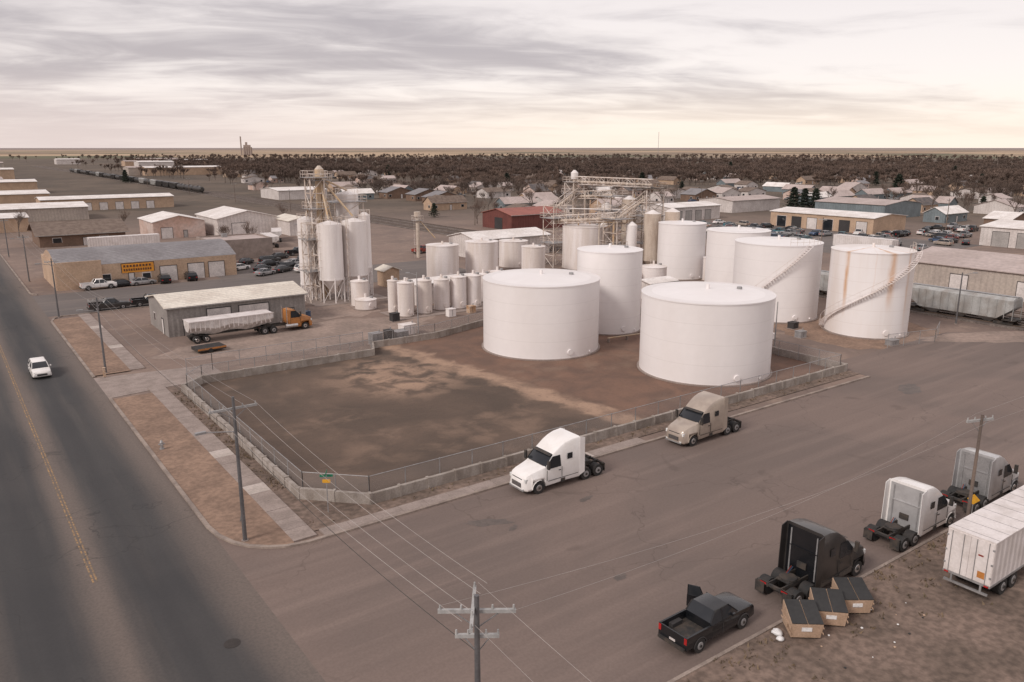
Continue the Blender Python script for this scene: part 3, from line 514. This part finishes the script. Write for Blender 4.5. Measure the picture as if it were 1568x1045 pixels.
# ------------------------------------------------------------------ railway
m=M(); 
for x_ in (123.5,128.6,133.4):
    ribbon(m,[(x_,-60),(x_,1300)],3.6,0,.25,'ballast')
    for dx in (-.72,.72): m.box(x_+dx-.05,x_+dx+.05,-60,1300,.25,.42,'rail_steel')
m.obj('railway_track')
def bogie(m,x):
    for dx in (-.9,.9):
        for y in (-.72,.72): m.cyl((x+dx,y-.06,.46),(x+dx,y+.06,.46),.44,None,12,'rail_steel')
    m.box(x-1.3,x+1.3,-.95,-.8,.35,.75,'chassis'); m.box(x-1.3,x+1.3,.8,.95,.35,.75,'chassis')
def hoppercar(mt):
    m=M(); L=7.6; P=lambda x,h0,h1,w:[(x,-w,h0),(x,-w,h1),(x,-w*.6,h1+.35),(x,w*.6,h1+.35),(x,w,h1),(x,w,h0)]
    m.loft([P(-L,2.9,3.6,1.5),P(-L+.05,2.7,3.9,1.55),P(-L+2,1.2,3.9,1.55),P(L-2,1.2,3.9,1.55),P(L-.05,2.7,3.9,1.55),P(L,2.9,3.6,1.5)],mt)
    for k in range(3): 
        c=-4+k*4; m.loft([[(c-1.7,-1.2,1.25),(c+1.7,-1.2,1.25),(c+1.7,1.2,1.25),(c-1.7,1.2,1.25)],[(c-.4,-.4,.4),(c+.4,-.4,.4),(c+.4,.4,.4),(c-.4,.4,.4)]],mt)
    for k in range(13): x=-L+1+k*1.13; m.box(x,x+.08,-1.64,-1.56,1.3,3.9,mt); m.box(x,x+.08,1.56,1.64,1.3,3.9,mt)
    m.box(-L,L,-.35,.35,4.3,4.36,'galv'); m.box(-8.2,8.2,-.2,.2,.85,1.15,'chassis'); bogie(m,-6.3); bogie(m,6.3)
    for s in (-1,1):
        for y in (-1.4,1.4): m.beam((s*L,y,1),(s*L,y,3.6),.05,mt)
        m.box(min(s*8,s*6.3),max(s*8,s*6.3),-1.5,1.5,1.0,1.1,'chassis')
    return m.mesh('hopper_railcar')
def tankcar(mt):
    m=M(); m.cyl((-7,0,2.5),(7,0,2.5),1.45,None,28,mt,False); 
    for s in (-1,1): m.cyl((s*7,0,2.5),(s*7.5,0,2.5),1.45,.9,28,mt)
    m.box(-8.2,8.2,-.5,.5,.85,1.1,'chassis'); m.cyl((0,0,3.8),(0,0,4.3),.5,None,12,mt); m.box(-1.6,1.6,-1,1,3.95,4.0,'galv'); bogie(m,-6.2); bogie(m,6.2); return m.mesh('tank_railcar')
HG=hoppercar('rail_grey');HB_=hoppercar('rail_black');TB=tankcar('rail_black');TW=tankcar('silo_white')
for me,y in ((HG,55.5),(TB,38.3),(TW,21),(HG,73),(HB_,90)): place(me,'tank_railcar' if me in(TB,TW) else 'hopper_railcar',(123.5,y,.0),math.pi/2)
for k in range(28): me=R.choice([TB,TB,HB_,HB_,HG]); place(me,'tank_railcar' if me==TB else 'hopper_railcar',(123.5,470+k*17.3,0),math.pi/2)
# ------------------------------------------------------------------ vehicles
def wheel(m,x,y,r,w,hub='chrome'):
    s=1 if y>0 else -1; m.cyl((x,y-s*w,r),(x,y,r),r,None,20,'rubber'); m.cyl((x,y-.01*s,r),(x,y+.02*s,r),r*.55,r*.5,14,hub); m.cyl((x,y,r),(x,y+.07*s,r),r*.2,None,8,'chassis')
def tractor(mt,sleeper=True,rear='chassis',nm='semi_truck'):
    m=M(); B=[rr(3.83,.7,.62,.42,1.0,.15),rr(3.76,.95,.82,.38,1.35,.18),rr(3.6,1.1,.94,.33,1.58,.2),rr(3.25,1.17,1.0,.33,1.74,.22),rr(3.2,1.18,1.0,1.08,1.76,.22),rr(2.6,1.2,1.06,1.08,1.92,.22),rr(2.1,1.2,1.12,1.08,2.05,.18),rr(1.98,1.22,1.15,.45,2.10,.15)]
    if sleeper: B+=[rr(1.25,1.23,1.08,.45,2.95,.15),rr(.95,1.24,1.1,.45,3.2,.2),rr(.55,1.24,1.12,.45,3.5,.22),rr(.1,1.25,1.15,.45,3.74,.24),rr(-.5,1.26,1.2,.45,3.9,.22),rr(-1.25,1.26,1.22,.45,3.94,.15)]
    else: B+=[rr(1.35,1.23,1.05,.45,2.85,.15),rr(1.0,1.23,1.06,.5,2.95,.15),rr(.3,1.23,1.08,.6,2.95,.15)]
    m.loft(B,lambda i,j:'glass' if (i==7 and j in (4,5,6)) else mt)
    if sleeper:
        m.face([(-1.262,-1.1,.6),(-1.262,-1.1,3.75),(-1.262,1.1,3.75),(-1.262,1.1,.6)],rear)
        for s in (-1,1): m.loft([[(-1.24,s*1.27,.6),(-1.24,s*1.22,.6),(-1.24,s*1.2,3.9),(-1.24,s*1.24,3.9)],[(-1.75,s*1.27,.8),(-1.75,s*1.23,.8),(-1.75,s*1.2,3.75),(-1.75,s*1.23,3.75)]],mt)
        for y in (-.85,.85): m.box(-1.31,-1.27,y-.04,y+.04,.8,3.6,'galv')
        m.box(-1.33,-1.27,-.95,.95,2.5,2.56,rear); m.box(-1.36,-1.27,-.3,.3,1.3,1.7,'chassis'); m.cyl((-1.4,.5,1.2),(-2.3,.2,1.25),.03,None,6,'blue_paint'); m.cyl((-1.4,.6,1.2),(-2.3,.3,1.2),.03,None,6,'red_paint')
    for s in (-1,1):
        P=[(1.92,2.15),(1.35,2.8),(.62,2.8),(.55,1.85),(1.85,1.85)]
        Y=lambda z: s*(1.28-.17*max(0,(z-.6)/2.4))
        m.face([(a,Y(b)+s*.02,b) for a,b in P],'glass')
        if sleeper: m.face([(a,s*1.262,b) for a,b in [(.0,2.3),(.0,2.8),(-.5,2.8),(-.5,2.3)]],'glass')
        for X in (.48,1.9): m.box(X,X+.025,min(s*1.225,s*1.262),max(s*1.225,s*1.262),.95,1.8,'chassis')
        m.box(-1.1,1.8,min(s*1.24,s*1.268),max(s*1.24,s*1.268),.86,.9,'chassis'); m.box(.2,.6,min(s*1.24,s*1.27),max(s*1.24,s*1.27),.5,.8,'chassis')
        m.box(.62,.8,min(s*1.23,s*1.28),max(s*1.23,s*1.28),1.55,1.6,'chassis')
        m.box(1.85,2.0,min(s*1.3,s*1.52),max(s*1.3,s*1.52),1.95,2.65,'chassis'); m.beam((1.9,s*1.15,2.0),(1.9,s*1.4,2.0),.03,'chassis')
        m.box(3.5,3.74,min(s*.68,s*.98),max(s*.68,s*.98),1.08,1.36,'lamp_clear'); m.box(3.7,3.84,min(s*.66,s*.86),max(s*.66,s*.86),.5,.6,'lamp_clear')
        wheel(m,2.62,s*1.2,.5,.3); 
        for X in (-1.95,-3.2): wheel(m,X,s*1.22,.5,.6,'galv')
        for k in range(8):
            a=rad(180/8*k);b=rad(180/8*(k+1)); m.face([(2.62+.64*math.cos(a),s*1.0,.5+.64*math.sin(a)),(2.62+.64*math.cos(a),s*1.24,.5+.64*math.sin(a)),(2.62+.64*math.cos(b),s*1.24,.5+.64*math.sin(b)),(2.62+.64*math.cos(b),s*1.0,.5+.64*math.sin(b))],mt)
        if not sleeper: m.cyl((1.5,s*1.05,.75),(-.2,s*1.05,.75),.3,None,14,'chrome'); m.cyl((.1,s*.95,.8),(.1,s*.95,3.3),.08,None,8,'chrome')
        m.box(-3.9,-3.86,min(s*.6,s*1.2),max(s*.6,s*1.2),.25,.95,'chassis'); m.box(-3.87,-3.8,min(s*.5,s*.9),max(s*.5,s*.9),.9,1.0,'lamp_red')
        m.box(-3.85,1.9,min(s*.38,s*.46),max(s*.38,s*.46),.78,1.05,'chassis')
    m.box(3.78,3.86,-.55,.55,.62,.98,'trim_dark'); m.box(3.7,3.78,-.6,.6,1.02,1.32,'trim_dark'); m.box(3.74,3.88,-.85,.85,.38,.48,'galv')
    for k in range(4): m.box(3.86,3.88,-.53,.53,.66+k*.09,.69+k*.09,'chrome')
    m.box(2.0,2.04,-.9,.9,2.1,2.13,'chassis'); m.face([(1.3,-1.02,2.93),(1.3,1.02,2.93),(1.55,1.04,2.86),(1.55,-1.04,2.86)],'chassis')
    m.cyl((-2.55,0,1.08),(-2.55,0,1.2),.5,None,16,'chassis'); m.box(-3.1,-2.0,-.42,.42,1.05,1.12,'chassis'); m.box(-3.86,-3.7,-1.15,1.15,.85,1.0,'chassis')
    for X in (-1.95,-3.2): m.box(X-.1,X+.1,-1,1,.4,.6,'chassis')
    return m.mesh(nm,32)
def put(me,n,x,y,rz,sc=1): return place(me,n,(x,y,.02),rz,sc)
Z=(1,1,.94)
put(tractor('white_paint'),'semi_truck',36.35,44.35,math.pi,Z); put(tractor('tan_paint'),'semi_truck',53.0,44.3,math.pi+.02,Z)
put(tractor('dark_paint',rear='black_paint'),'semi_truck',39.4,24.0,0,(1,1,.97)); put(tractor('white_paint',rear='grey_paint'),'semi_truck',50.4,23.9,.0,Z); put(tractor('grey_paint',rear='silver_paint'),'semi_truck',59.7,23.8,0,Z)
def boxtrailer(L=16.0):
    m=M(); H=3.75; m.box(0,L,-1.28,1.28,1.15,H,'trailer_white'); m.box(-.01,L+.01,-1.3,1.3,1.02,1.16,'galv'); m.box(-.01,L+.01,-1.3,1.3,H,H+.07,'trailer_plain')
    m.box(-.04,-.002,-1.25,-.01,1.2,H-.05,'trailer_plain'); m.box(-.04,-.002,.01,1.25,1.2,H-.05,'trailer_plain')
    for y in (-1.0,-.35,.35,1.0): m.cyl((-.07,y,1.2),(-.07,y,H-.05),.022,None,6,'galv')
    for z in (1.6,2.4,3.3):
        for y in (-1.24,1.24): m.box(-.07,-.03,y-.05,y+.05,z,z+.1,'galv')
    m.box(-.046,-.042,-.95,-.55,1.45,1.85,'orange_paint'); m.cyl((-.046,-.62,2.8),(-.05,-.62,2.8),.2,None,14,'trailer_plain'); m.box(-.052,-.048,-.76,-.48,2.75,2.85,'red_paint')
    for y in (-1.1,1.1): m.box(-.05,0,y-.12,y+.12,1.04,1.12,'lamp_red')
    m.box(-.02,.1,-1.2,1.2,.5,.62,'galv')
    for y in (-.8,.8): m.box(0,.08,y-.05,y+.05,.6,1.05,'galv')
    for x in (1.9,3.2):
        for s in (-1,1): wheel(m,x,s*1.25,.5,.6,'galv')
    m.box(1,4.2,-.6,.6,.75,1.02,'chassis')
    for s in (-1,1): m.box(L-3.4,L-3.2,s*.9-.06,s*.9+.06,.05,1.1,'galv')
    k=.4
    while k<L: m.box(k,k+.02,-1.27,1.27,H+.07,H+.085,'galv'); k+=1.2
    return m.mesh('semi_trailer')
put(boxtrailer(),'semi_trailer',45.0,18.0,.0)
def graintrailer(L=11.2):
    m=M(); P=lambda x,z:[(x,-.5 if z<2 else -1.25,z),(x,-1.28,min(z+.9,2.2)),(x,-1.28,2.9),(x,1.28,2.9),(x,1.28,min(z+.9,2.2)),(x,.5 if z<2 else 1.25,z)]
    m.loft([P(0,1.5),P(2.0,1.1),P(3.4,.9),P(5.6,1.3),P(7.6,.95),P(8.8,1.1),P(L,1.5)],'grain_trailer')
    k=.1
    while k<L: m.box(k,k+.09,-1.34,-1.28,1.7,2.9,'trailer_plain'); m.box(k,k+.09,1.28,1.34,1.7,2.9,'trailer_plain'); k+=.62
    m.box(-.05,L+.05,-1.36,-1.24,2.88,3.0,'trailer_plain'); m.box(-.05,L+.05,1.24,1.36,2.88,3.0,'trailer_plain'); m.box(.05,L-.05,-1.24,1.24,2.91,2.95,'trailer_plain'); m.box(0,L,-.4,.4,.8,.95,'chassis')
    for x in (.9,2.15):
        for s in (-1,1): wheel(m,x,s*1.2,.48,.6,'chrome')
    return m.mesh('grain_trailer')
put(graintrailer(),'grain_trailer',25.1,107.2,.02); put(tractor('orange_paint',False),'semi_truck',38.2,107.4,.02)
m=M()
for s in (-1,1): m.cyl((0,s*.8,.3),(0,s*1.2,.3),.3,None,14,'rubber')
m.box(-1.6,2,-1.1,1.1,.3,.6,'chassis'); m.box(-1.6,2,-1.15,1.15,.6,.66,'rubber'); m.box(-1.6,2,-1.17,-1.15,.45,.66,'orange_paint'); m.obj('flat_trailer',(26,101.5,0),.1)
def car(kind,mt):
    m=M(); g='glass'
    if kind=='sedan':
        lo=[(2.35,.72,.4,.62),(2.2,.86,.25,.74),(1.1,.91,.22,.90),(-1.2,.91,.22,.94),(-2.1,.88,.28,.96),(-2.35,.78,.4,.85)]; gr=[(1.15,.80,.78,.88,.93),(.35,.84,.62,.88,1.40),(-.9,.84,.62,.88,1.42),(-1.75,.80,.76,.88,.97)]; wb=1.4;wr=.32
    elif kind=='suv':
        lo=[(2.4,.78,.45,.75),(2.25,.93,.3,.92),(1.3,.96,.28,1.06),(-2.1,.96,.28,1.08),(-2.35,.9,.4,1.0)]; gr=[(1.3,.86,.84,1.0,1.08),(.55,.9,.7,1.0,1.62),(-1.8,.9,.7,1.0,1.64),(-2.25,.88,.8,1.0,1.12)]; wb=1.42;wr=.37
    else:
        lo=[(2.95,.75,.55,.85),(2.88,.95,.42,1.05),(2.5,1.0,.40,1.16),(1.45,1.0,.42,1.2),(-.85,1.0,.42,1.2)]; gr=[(1.4,.9,.88,1.12,1.22),(.7,.94,.74,1.12,1.84),(-.5,.94,.75,1.12,1.86),(-.9,.92,.85,1.12,1.3)]; wb=1.85;wr=.42
    m.loft([rr(x,h,h*.95,a,b,.11) for x,h,a,b in lo],mt); n=len(gr)
    m.loft([rr(x,hb,ht,a,b,.03 if b-a<.2 else .07) for x,hb,ht,a,b in gr],lambda i,j:mt if (i==1 and j in(3,4,5,6,7)) or j==11 else g)
    (xa,_,ha,_,za),(xb,hbb,hb_,zb0,zb),(xc,_,hc,_,zc_),(xd,_,hd,_,zd)=gr
    for s in (-1,1):
        m.beam((xa,s*ha,za),(xb,s*hb_,zb-.03),.035,mt); m.beam((xc,s*hc,zc_-.03),(xd,s*hd,zd),.05,mt); xm=(xb+xc)/2-.05; m.beam((xm,s*(hbb+.005),zb0),(xm,s*(hb_+.01),zb-.05),.04,mt)
        for X in ((wb,-wb) if kind!='pickup' else (wb,-1.85)):
            yw=.93 if kind!='pickup' else 1.01; wheel(m,X,s*yw,wr,.24,'galv')
            for k in range(8):
                a=rad(22.5*k);b=rad(22.5*(k+1)); y1=s*(yw+.015); q=wr+.05; m.face([(X+q*math.cos(a),y1,wr+q*math.sin(a)),(X+q*math.cos(b),y1,wr+q*math.sin(b)),(X+(q+.06)*math.cos(b),y1-s*.02,wr+(q+.06)*math.sin(b)),(X+(q+.06)*math.cos(a),y1-s*.02,wr+(q+.06)*math.sin(a))],'trim_dark')
        x1=lo[0][0]; m.box(x1-.25,x1-.04,min(s*.5,s*.78),max(s*.5,s*.78),lo[1][3]-.24,lo[1][3]-.08,'lamp_clear')
        m.box(.75,.95,min(s*.95,s*1.1),max(s*.95,s*1.1),gr[0][4],gr[0][4]+.14,mt)
        m.beam((xm,s*(lo[2][1]+.002),.45),(xm,s*(lo[2][1]-.02),lo[2][3]-.08),.012,'trim_dark')
    m.box(lo[0][0]-.1,lo[0][0]+.01,-.5,.5,.45,.65,'trim_dark')
    if kind=='pickup':
        for s in (-1,1): m.box(-2.95,-.86,min(s*.88,s*.985),max(s*.88,s*.985),.5,1.24,mt); m.box(-2.97,-2.9,min(s*.8,s*.975),max(s*.8,s*.975),.85,1.2,'lamp_red'); m.box(-2.25,-1.45,min(s*.6,s*.88),max(s*.6,s*.88),.76,1.0,'trim_dark')
        m.box(-2.95,-2.87,-.88,.88,.55,1.22,mt); m.box(-2.87,-.86,-.88,.88,.7,.76,'chassis'); m.box(-3.1,-2.96,-.9,.9,.45,.6,'chassis'); m.box(-2.98,-2.952,-.2,.2,.66,.78,'door_white'); m.box(-2.9,2.6,-.5,.5,.35,.5,'chassis')
    else: 
        for s in (-1,1): x1=lo[-1][0]; m.box(x1-.01,x1+.12,min(s*.5,s*.8),max(s*.5,s*.8),.68,.85,'lamp_red')
    return m
pk=car('pickup','black_paint'); T=Matrix.Translation((.95,1.0,0))@Matrix.Rotation(rad(-62),4,'Z'); pk.box(-1.05,0,0,.09,.5,1.2,'black_paint',T)
pk.face([tuple(T@Vector(q)) for q in [(-1.0,.04,1.2),(-.1,.04,1.2),(-.35,.04,1.82),(-1.0,.04,1.82)]],'glass'); pk.beam(T@Vector((-.05,.045,1.2)),T@Vector((-.35,.045,1.83)),.03,'black_paint'); pk.beam(T@Vector((-.35,.045,1.83)),T@Vector((-1.02,.045,1.83)),.03,'black_paint'); pk.beam(T@Vector((-1.02,.045,1.83)),T@Vector((-1.02,.045,1.2)),.03,'black_paint')
put(pk.mesh('pickup_truck',32),'pickup_truck',30.35,24.25,.02,(.94,.96,.96))
CM={}
def cars(kind,mt,x,y,rz):
    k=(kind,mt)
    if k not in CM: CM[k]=car(kind,mt).mesh(kind,32)
    put(CM[k],'pickup_truck' if kind=='pickup' else 'parked_car',x,y,rz)
cars('suv','white_paint',7.6,101.5,-math.pi/2)
for a_ in (('pickup','white_paint',23,159.8,.05),('sedan','black_paint',27,160.2,.1),('sedan','silver_paint',30.5,160.2,.1),('suv','black_paint',34.4,160.4,1.5),('suv','black_paint',39.3,160.6,1.5),('pickup','dark_paint',21,137.9,0),('pickup','black_paint',27.2,138.1,0),('sedan','black_paint',54.5,164,.7),('sedan','dark_paint',57.5,160.2,.6),('sedan','silver_paint',53,158,.5),('suv','black_paint',60,163.5,.6),('suv','white_paint',61.5,157.6,.1),('sedan','black_paint',58,170,.3),('sedan','grey_paint',63,168,.3),('pickup','black_paint',66,163,.5),('sedan','dark_paint',66,172,1.2),('suv','dark_paint',60,175,.2),('sedan','blue_paint',68,158,.2),('pickup','red_paint',96,170,.4),('sedan','black_paint',55,176,.8),('pickup','dark_paint',70,169,1.),('suv','silver_paint',72,176,.2),('sedan','dark_paint',64,180,.4),('pickup','black_paint',70,184,.1),('sedan','white_paint',51,168,.4),('sedan','dark_paint',50.5,172,.2),('suv','black_paint',74,164,.2),('sedan','silver_paint',76,170,1.3)): cars(*a_)
PC=['white_paint','white_paint','black_paint','silver_paint','dark_paint','dark_paint','blue_paint','red_paint','tan_paint','silver_paint','teal_paint','black_paint']
for k in range(62):
    X=R.uniform(188,222);Y=R.uniform(99,186)
    if free(X,Y,2): cars(R.choice(['sedan','suv','pickup']),R.choice(PC),X,Y,R.choice([0,3.14,.4,1.5])+R.uniform(-.1,.1))
for k in range(34):
    X=R.uniform(224,262);Y=R.uniform(99,127)
    if free(X,Y,1): cars(R.choice(['sedan','suv','pickup']),R.choice(PC),X,Y,R.choice([0,.1,1.5,1.6,3.1]))
for k in range(60):
    X,Y=R.choice(hp); cars(R.choice(['sedan','suv','pickup']),R.choice(['white_paint','black_paint','silver_paint','blue_paint']),X-4,Y+R.uniform(-4,4),R.choice([0,1.57]))
for X,Y,a in ((183,99,1.5),(30,216,0)): put(bpy.data.meshes['semi_trailer'],'semi_trailer',X,Y,a)
for X,Y in ((75,212),(80,205),(70,200),(88,200)): place(bpy.data.meshes['grain_trailer'],'grain_trailer',(X,Y,0),R.uniform(0,3))
# ------------------------------------------------------------------ dumpsters, posts etc
def dumpster():
    m=M(); P=lambda z,a,b,w:[(-a,-w,z),(b,-w,z),(b,w,z),(-a,w,z)]
    m.loft([P(.12,.8,.8,.85),P(1.0,.95,.85,.92)],'dumpster_tan')
    m.loft([[(-.95,-.92,1.0),(.85,-.92,1.0),(.85,.92,1.0),(-.95,.92,1.0)],[(-.95,-.92,1.1),(.85,-.92,1.55),(.85,.92,1.55),(-.95,.92,1.1)]],'dumpster_tan')
    for s in (0,1): m.loft([[(-1.0,-.9+s*.92,1.12),(.8,-.9+s*.92,1.57),(.8,-.04+s*.92,1.57),(-1.0,-.04+s*.92,1.12)],[(-1.0,-.9+s*.92,1.16),(.8,-.9+s*.92,1.61),(.8,-.04+s*.92,1.61),(-1.0,-.04+s*.92,1.16)]],'dumpster_lid')
    for z in (.45,.8): m.box(-.99,.88,-.96,-.92,z,z+.07,'dumpster_tan'); m.box(-.99,.88,.92,.96,z,z+.07,'dumpster_tan')
    m.box(-.935,-.925,-.3,.3,.6,.85,'bag_white')
    for y in (-1.0,.93): m.box(-.4,.4,y,y+.07,.55,.75,'dumpster_tan')
    for x in (-.6,.6):
        for y in (-.6,.6): m.box(x-.08,x+.08,y-.05,y+.05,0,.12,'chassis')
    return m.mesh('dumpster')
DM=dumpster()
for X,Y,a in ((34.4,21.35,.9),(36.5,21.2,.8),(38.6,21.1,.95)): place(DM,'dumpster',(X,Y,.03),a,.9)
def blob(name,X,Y,s,mt):
    m=M(); rg=[]
    for i in range(6):
        f=i/5; rg.append([(s*math.sin(math.pi*min(f*.9+.1,.98))*math.cos(t)*R.uniform(.8,1.15),s*math.sin(math.pi*min(f*.9+.1,.98))*math.sin(t)*R.uniform(.8,1.15),s*1.3*f) for t in [k*math.pi/5 for k in range(10)]])
    m.loft(rg,mt,sm=True); m.obj(name,(X,Y,.02))
blob('trash_bag',33.1,21.9,.3,'bag_white'); blob('trash_bag',32.8,21.5,.22,'bag_white')
for k in range(16): blob('litter',R.uniform(33,42),R.uniform(17.5,20.3),R.uniform(.03,.08),R.choice(['bag_white','dumpster_tan','dumpster_lid']))
m=M(); m.cyl((0,0,0),(0,0,.62),.13,None,12,'galv'); m.cyl((0,0,.62),(0,0,.82),.15,.04,12,'galv'); m.cyl((-.25,0,.45),(.25,0,.45),.07,None,8,'galv'); m.cyl((0,0,.4),(0,-.24,.4),.09,None,8,'galv'); m.cyl((0,0,0),(0,0,.08),.2,None,12,'galv'); m.obj('fire_hydrant',(13.2,68.9,.11))
m=M(); m.box(-.12,.12,-.12,.12,0,1.0,'steel_rusty'); m.box(-.16,.16,-.16,.16,1.0,1.06,'steel_rusty'); m.obj('utility_post',(13.3,96,.1))
m=M(); m.beam((0,0,0),(.35,0,1.5),.04,'pole_metal'); m.obj('leaning_post',(14.3,51.5,.1))
m=M(); m.cyl((0,0,0),(0,0,2.9),.035,None,6,'galv'); T=Matrix.Rotation(rad(-30),4,'Z'); m.box(-.45,.45,-.012,.012,2.72,2.9,'green_sign',T); T=Matrix.Rotation(rad(60),4,'Z'); m.box(-.45,.45,-.012,.012,2.92,3.1,'green_sign',T); T=Matrix.Rotation(rad(-36),4,'Z'); m.box(-.28,.28,-.06,-.04,2.3,2.55,'yellow_paint',T); m.obj('street_sign',(19.8,49.4,0))
m=M(); m.cyl((0,0,0),(0,0,2.2),.035,None,6,'galv'); m.loft([[(-.02,0,1.55),(-.02,-.38,1.93),(-.02,0,2.31),(-.02,.38,1.93)],[(-.05,0,1.55),(-.05,-.38,1.93),(-.05,0,2.31),(-.05,.38,1.93)]],'yellow_paint'); m.obj('traffic_sign',(54.4,22.0,0),rad(25))
for X,Y,sx,sy,h,mt in ((44.8,92.2,1.5,1.2,1.5,'galv'),(46.6,92.0,1,1,1.7,'trim_dark'),(48.6,92.6,1.8,1.4,1.2,'galv'),(51,95,2,1.5,1.4,'tank_old'),(88.5,64,1.6,1.2,.8,'silo_white'),(93,62,1.2,1,.9,'galv'),(97,66,1.2,1,.9,'trim_dark'),(99,52.5,1.5,1,.7,'galv'),(43.6,113,1.2,1,1.1,'blue_paint'),(76,100,2,1.5,1.5,'tank_old'),(80,102,1.5,1.5,1.2,'galv'),(62,101.5,1.2,1,1.2,'silo_white'),(66,102,1.1,1,1.1,'steel_rusty'),(70,101.6,1.3,1,1.2,'galv'),(53.5,103.5,1.2,1,1.2,'trim_dark')):
    m=M(); m.box(-sx/2,sx/2,-sy/2,sy/2,.1,h,mt); m.box(-sx/2-.05,sx/2+.05,-sy/2-.05,sy/2+.05,h,h+.08,mt); m.box(-sx/2-.1,sx/2+.1,-sy/2-.1,sy/2+.1,0,.1,'concrete'); m.box(-.02,.02,-sy/2-.02,-sy/2,.2,h-.1,'trim_dark'); m.cyl((sx/2-.2,0,h),(sx/2-.2,0,h+.4),.07,None,6,'galv'); m.obj('equipment_cabinet',(X,Y,0),R.uniform(-.1,.1))
m=M()
for k in range(420):
    a=R.random(); 
    if a<.55: X,Y=R.uniform(16,75),22.3-abs(R.gauss(0,2.2))
    elif a<.8: X,Y=R.uniform(18,82),R.uniform(47.5,48.6)
    else: X,Y=R.uniform(18,18.8),R.uniform(54,86)
    for j in range(5):
        s=R.uniform(.08,.22); b=R.uniform(0,6.28); c=Vector((X+R.uniform(-.25,.25),Y+R.uniform(-.2,.2),.03)); m.face([c+Vector((math.cos(b)*s*.4,math.sin(b)*s*.4,0)),c-Vector((math.cos(b)*s*.4,math.sin(b)*s*.4,0)),c+Vector((R.uniform(-s,s),R.uniform(-s,s),s))],'weeds')
m.obj('dry_weeds')
# ------------------------------------------------------------------ poles and wires
def pole(x,y,h,arms=(),r=.15,mat='pole_metal',lamp=None,nm='utility_pole'):
    m=M(); m.cyl((0,0,0),(0,0,h),r,r*.62,10,mat); m.cyl((0,0,0),(0,0,.15),r*1.7,None,10,'concrete')
    for z,ang,L in arms:
        T=Matrix.Rotation(rad(ang),4,'Z'); m.box(-L/2,L/2,r*.5,r*.5+.12,z-.07,z+.07,'insulator',T)
        for q in (-.47,-.2,.2,.47):
            p=T@Vector((q*L,r*.5+.06,z+.06)); m.cyl(p,p+Vector((0,0,.18)),.05,.035,8,'insulator')
        for s in (-1,1): m.beam(T@Vector((s*L*.3,r,z-.05)),T@Vector((0,r,z-.7)),.025,'galv')
    if lamp:
        z,ang,L=lamp; T=Matrix.Rotation(rad(ang),4,'Z'); m.cyl((0,0,z),T@Vector((L,0,z+.35)),.04,.03,6,'galv'); m.box(L-.1,L+.55,-.12,.12,z+.28,z+.42,'galv',T)
    return m.obj(nm,(x,y,0))
pole(13.7,48.6,9.9,[(9.1,0,3.0)],.14,lamp=(7.6,180,1.9)); pole(13.8,21.2,9.6,[(9.1,54,2.8),(8.9,-35,2.8),(7.9,-35,1.6)],.15)
pole(13.7,97.7,8.8,[(8.4,0,1.8)],.13,lamp=(7.2,180,1.6)); pole(13.6,135.4,9,[(8.5,0,1.8)],.13,lamp=(8,180,1.6)); pole(13.6,176.2,9,[(8.5,0,1.8)],.13,lamp=(8,180,1.6)); pole(13.6,220,9,[(8.5,0,1.8)],.13); pole(13.6,265,9,[(8.5,0,1.8)],.13)
pole(50.2,20.5,9.2,[(8.8,-20,2.0)],.13,'wood_pole'); pole(110,22,9.3,[(8.9,90,2.4)],.15,'wood_pole')
pole(118.6,53.8,7.6,[],.13,'pole_metal',lamp=(7.2,-36,1.6),nm='street_lamp'); pole(108.7,66.3,6.9,[],.08,'silo_white',lamp=(6.8,144,1.4),nm='street_lamp'); pole(52.2,94.1,8.6,[],.09,'galv',lamp=(8.2,150,1),nm='street_lamp'); pole(84.6,60,6.2,[],.09,'galv',nm='yard_pole')
for X,Y,h in ((160,170,9),(158,240,9),(170,110,9),(200,190,10),(250,120,10),(116,250,9),(116,310,9),(116,380,9),(116,460,9),(116,560,9),(300,260,10),(95,200,9),(70,182,8)): pole(X,Y,h,[(h-.5,R.choice([0,90]),2.2)],.14,'wood_pole')
def wires(name,P,sag,mt='wire',r=.012):
    m=M()
    for a,b in P:
        a=Vector(a);b=Vector(b); N=14; pr=a
        for k in range(1,N+1):
            t=k/N; q=a.lerp(b,t)-Vector((0,0,4*sag*t*(1-t))); m.cyl(pr,q,r,None,3,mt,False); pr=q
    m.obj(name)
P=[]
for q in (-.47,-.2,.2,.47): P.append(((13.7+q*3,48.7,9.3),(13.8+q*2.2,21.3+q*1.6,9.3)))
wires('power_line',P,.45,r=.01); P=[]
for q in (-.47,.47,.2): P+=[((13.7+q*3,48.7,9.3),(13.7+q*1.8,97.8,8.6)),((13.7+q*1.8,97.8,8.6),(13.6+q*1.8,135.5,8.7)),((13.6+q*1.8,135.5,8.7),(13.6+q*1.8,176.3,8.7)),((13.6+q*1.8,176.3,8.7),(13.6+q*1.8,220,8.7)),((13.6+q*1.8,220,8.7),(13.6+q*1.8,265,8.7))]
wires('power_line',P,.7,r=.010)
P=[((13.8+q*.8,21.2+q*1.1,9.3),(13.8+q*.8,-20,9.3)) for q in (-1,1)]
for q in (-1,1): P.append(((13.8+q,21.2-q*.9,9.1),(50.2+q*.6,20.5+q*.6,9.0)))
wires('power_line',P,.8,r=.007); wires('power_line',[((50.2+q*.6,20.5+q*.6,9.0),(110,22+q*1.1,9.1)) for q in (-1,1)],.8,r=.008); wires('phone_line',[((13.8,48.5,7.3),(13.9,21.3,7.2)),((13.8,48.5,7.3),(13.8,97.6,7.0))],.6,'wire_dark',.018)
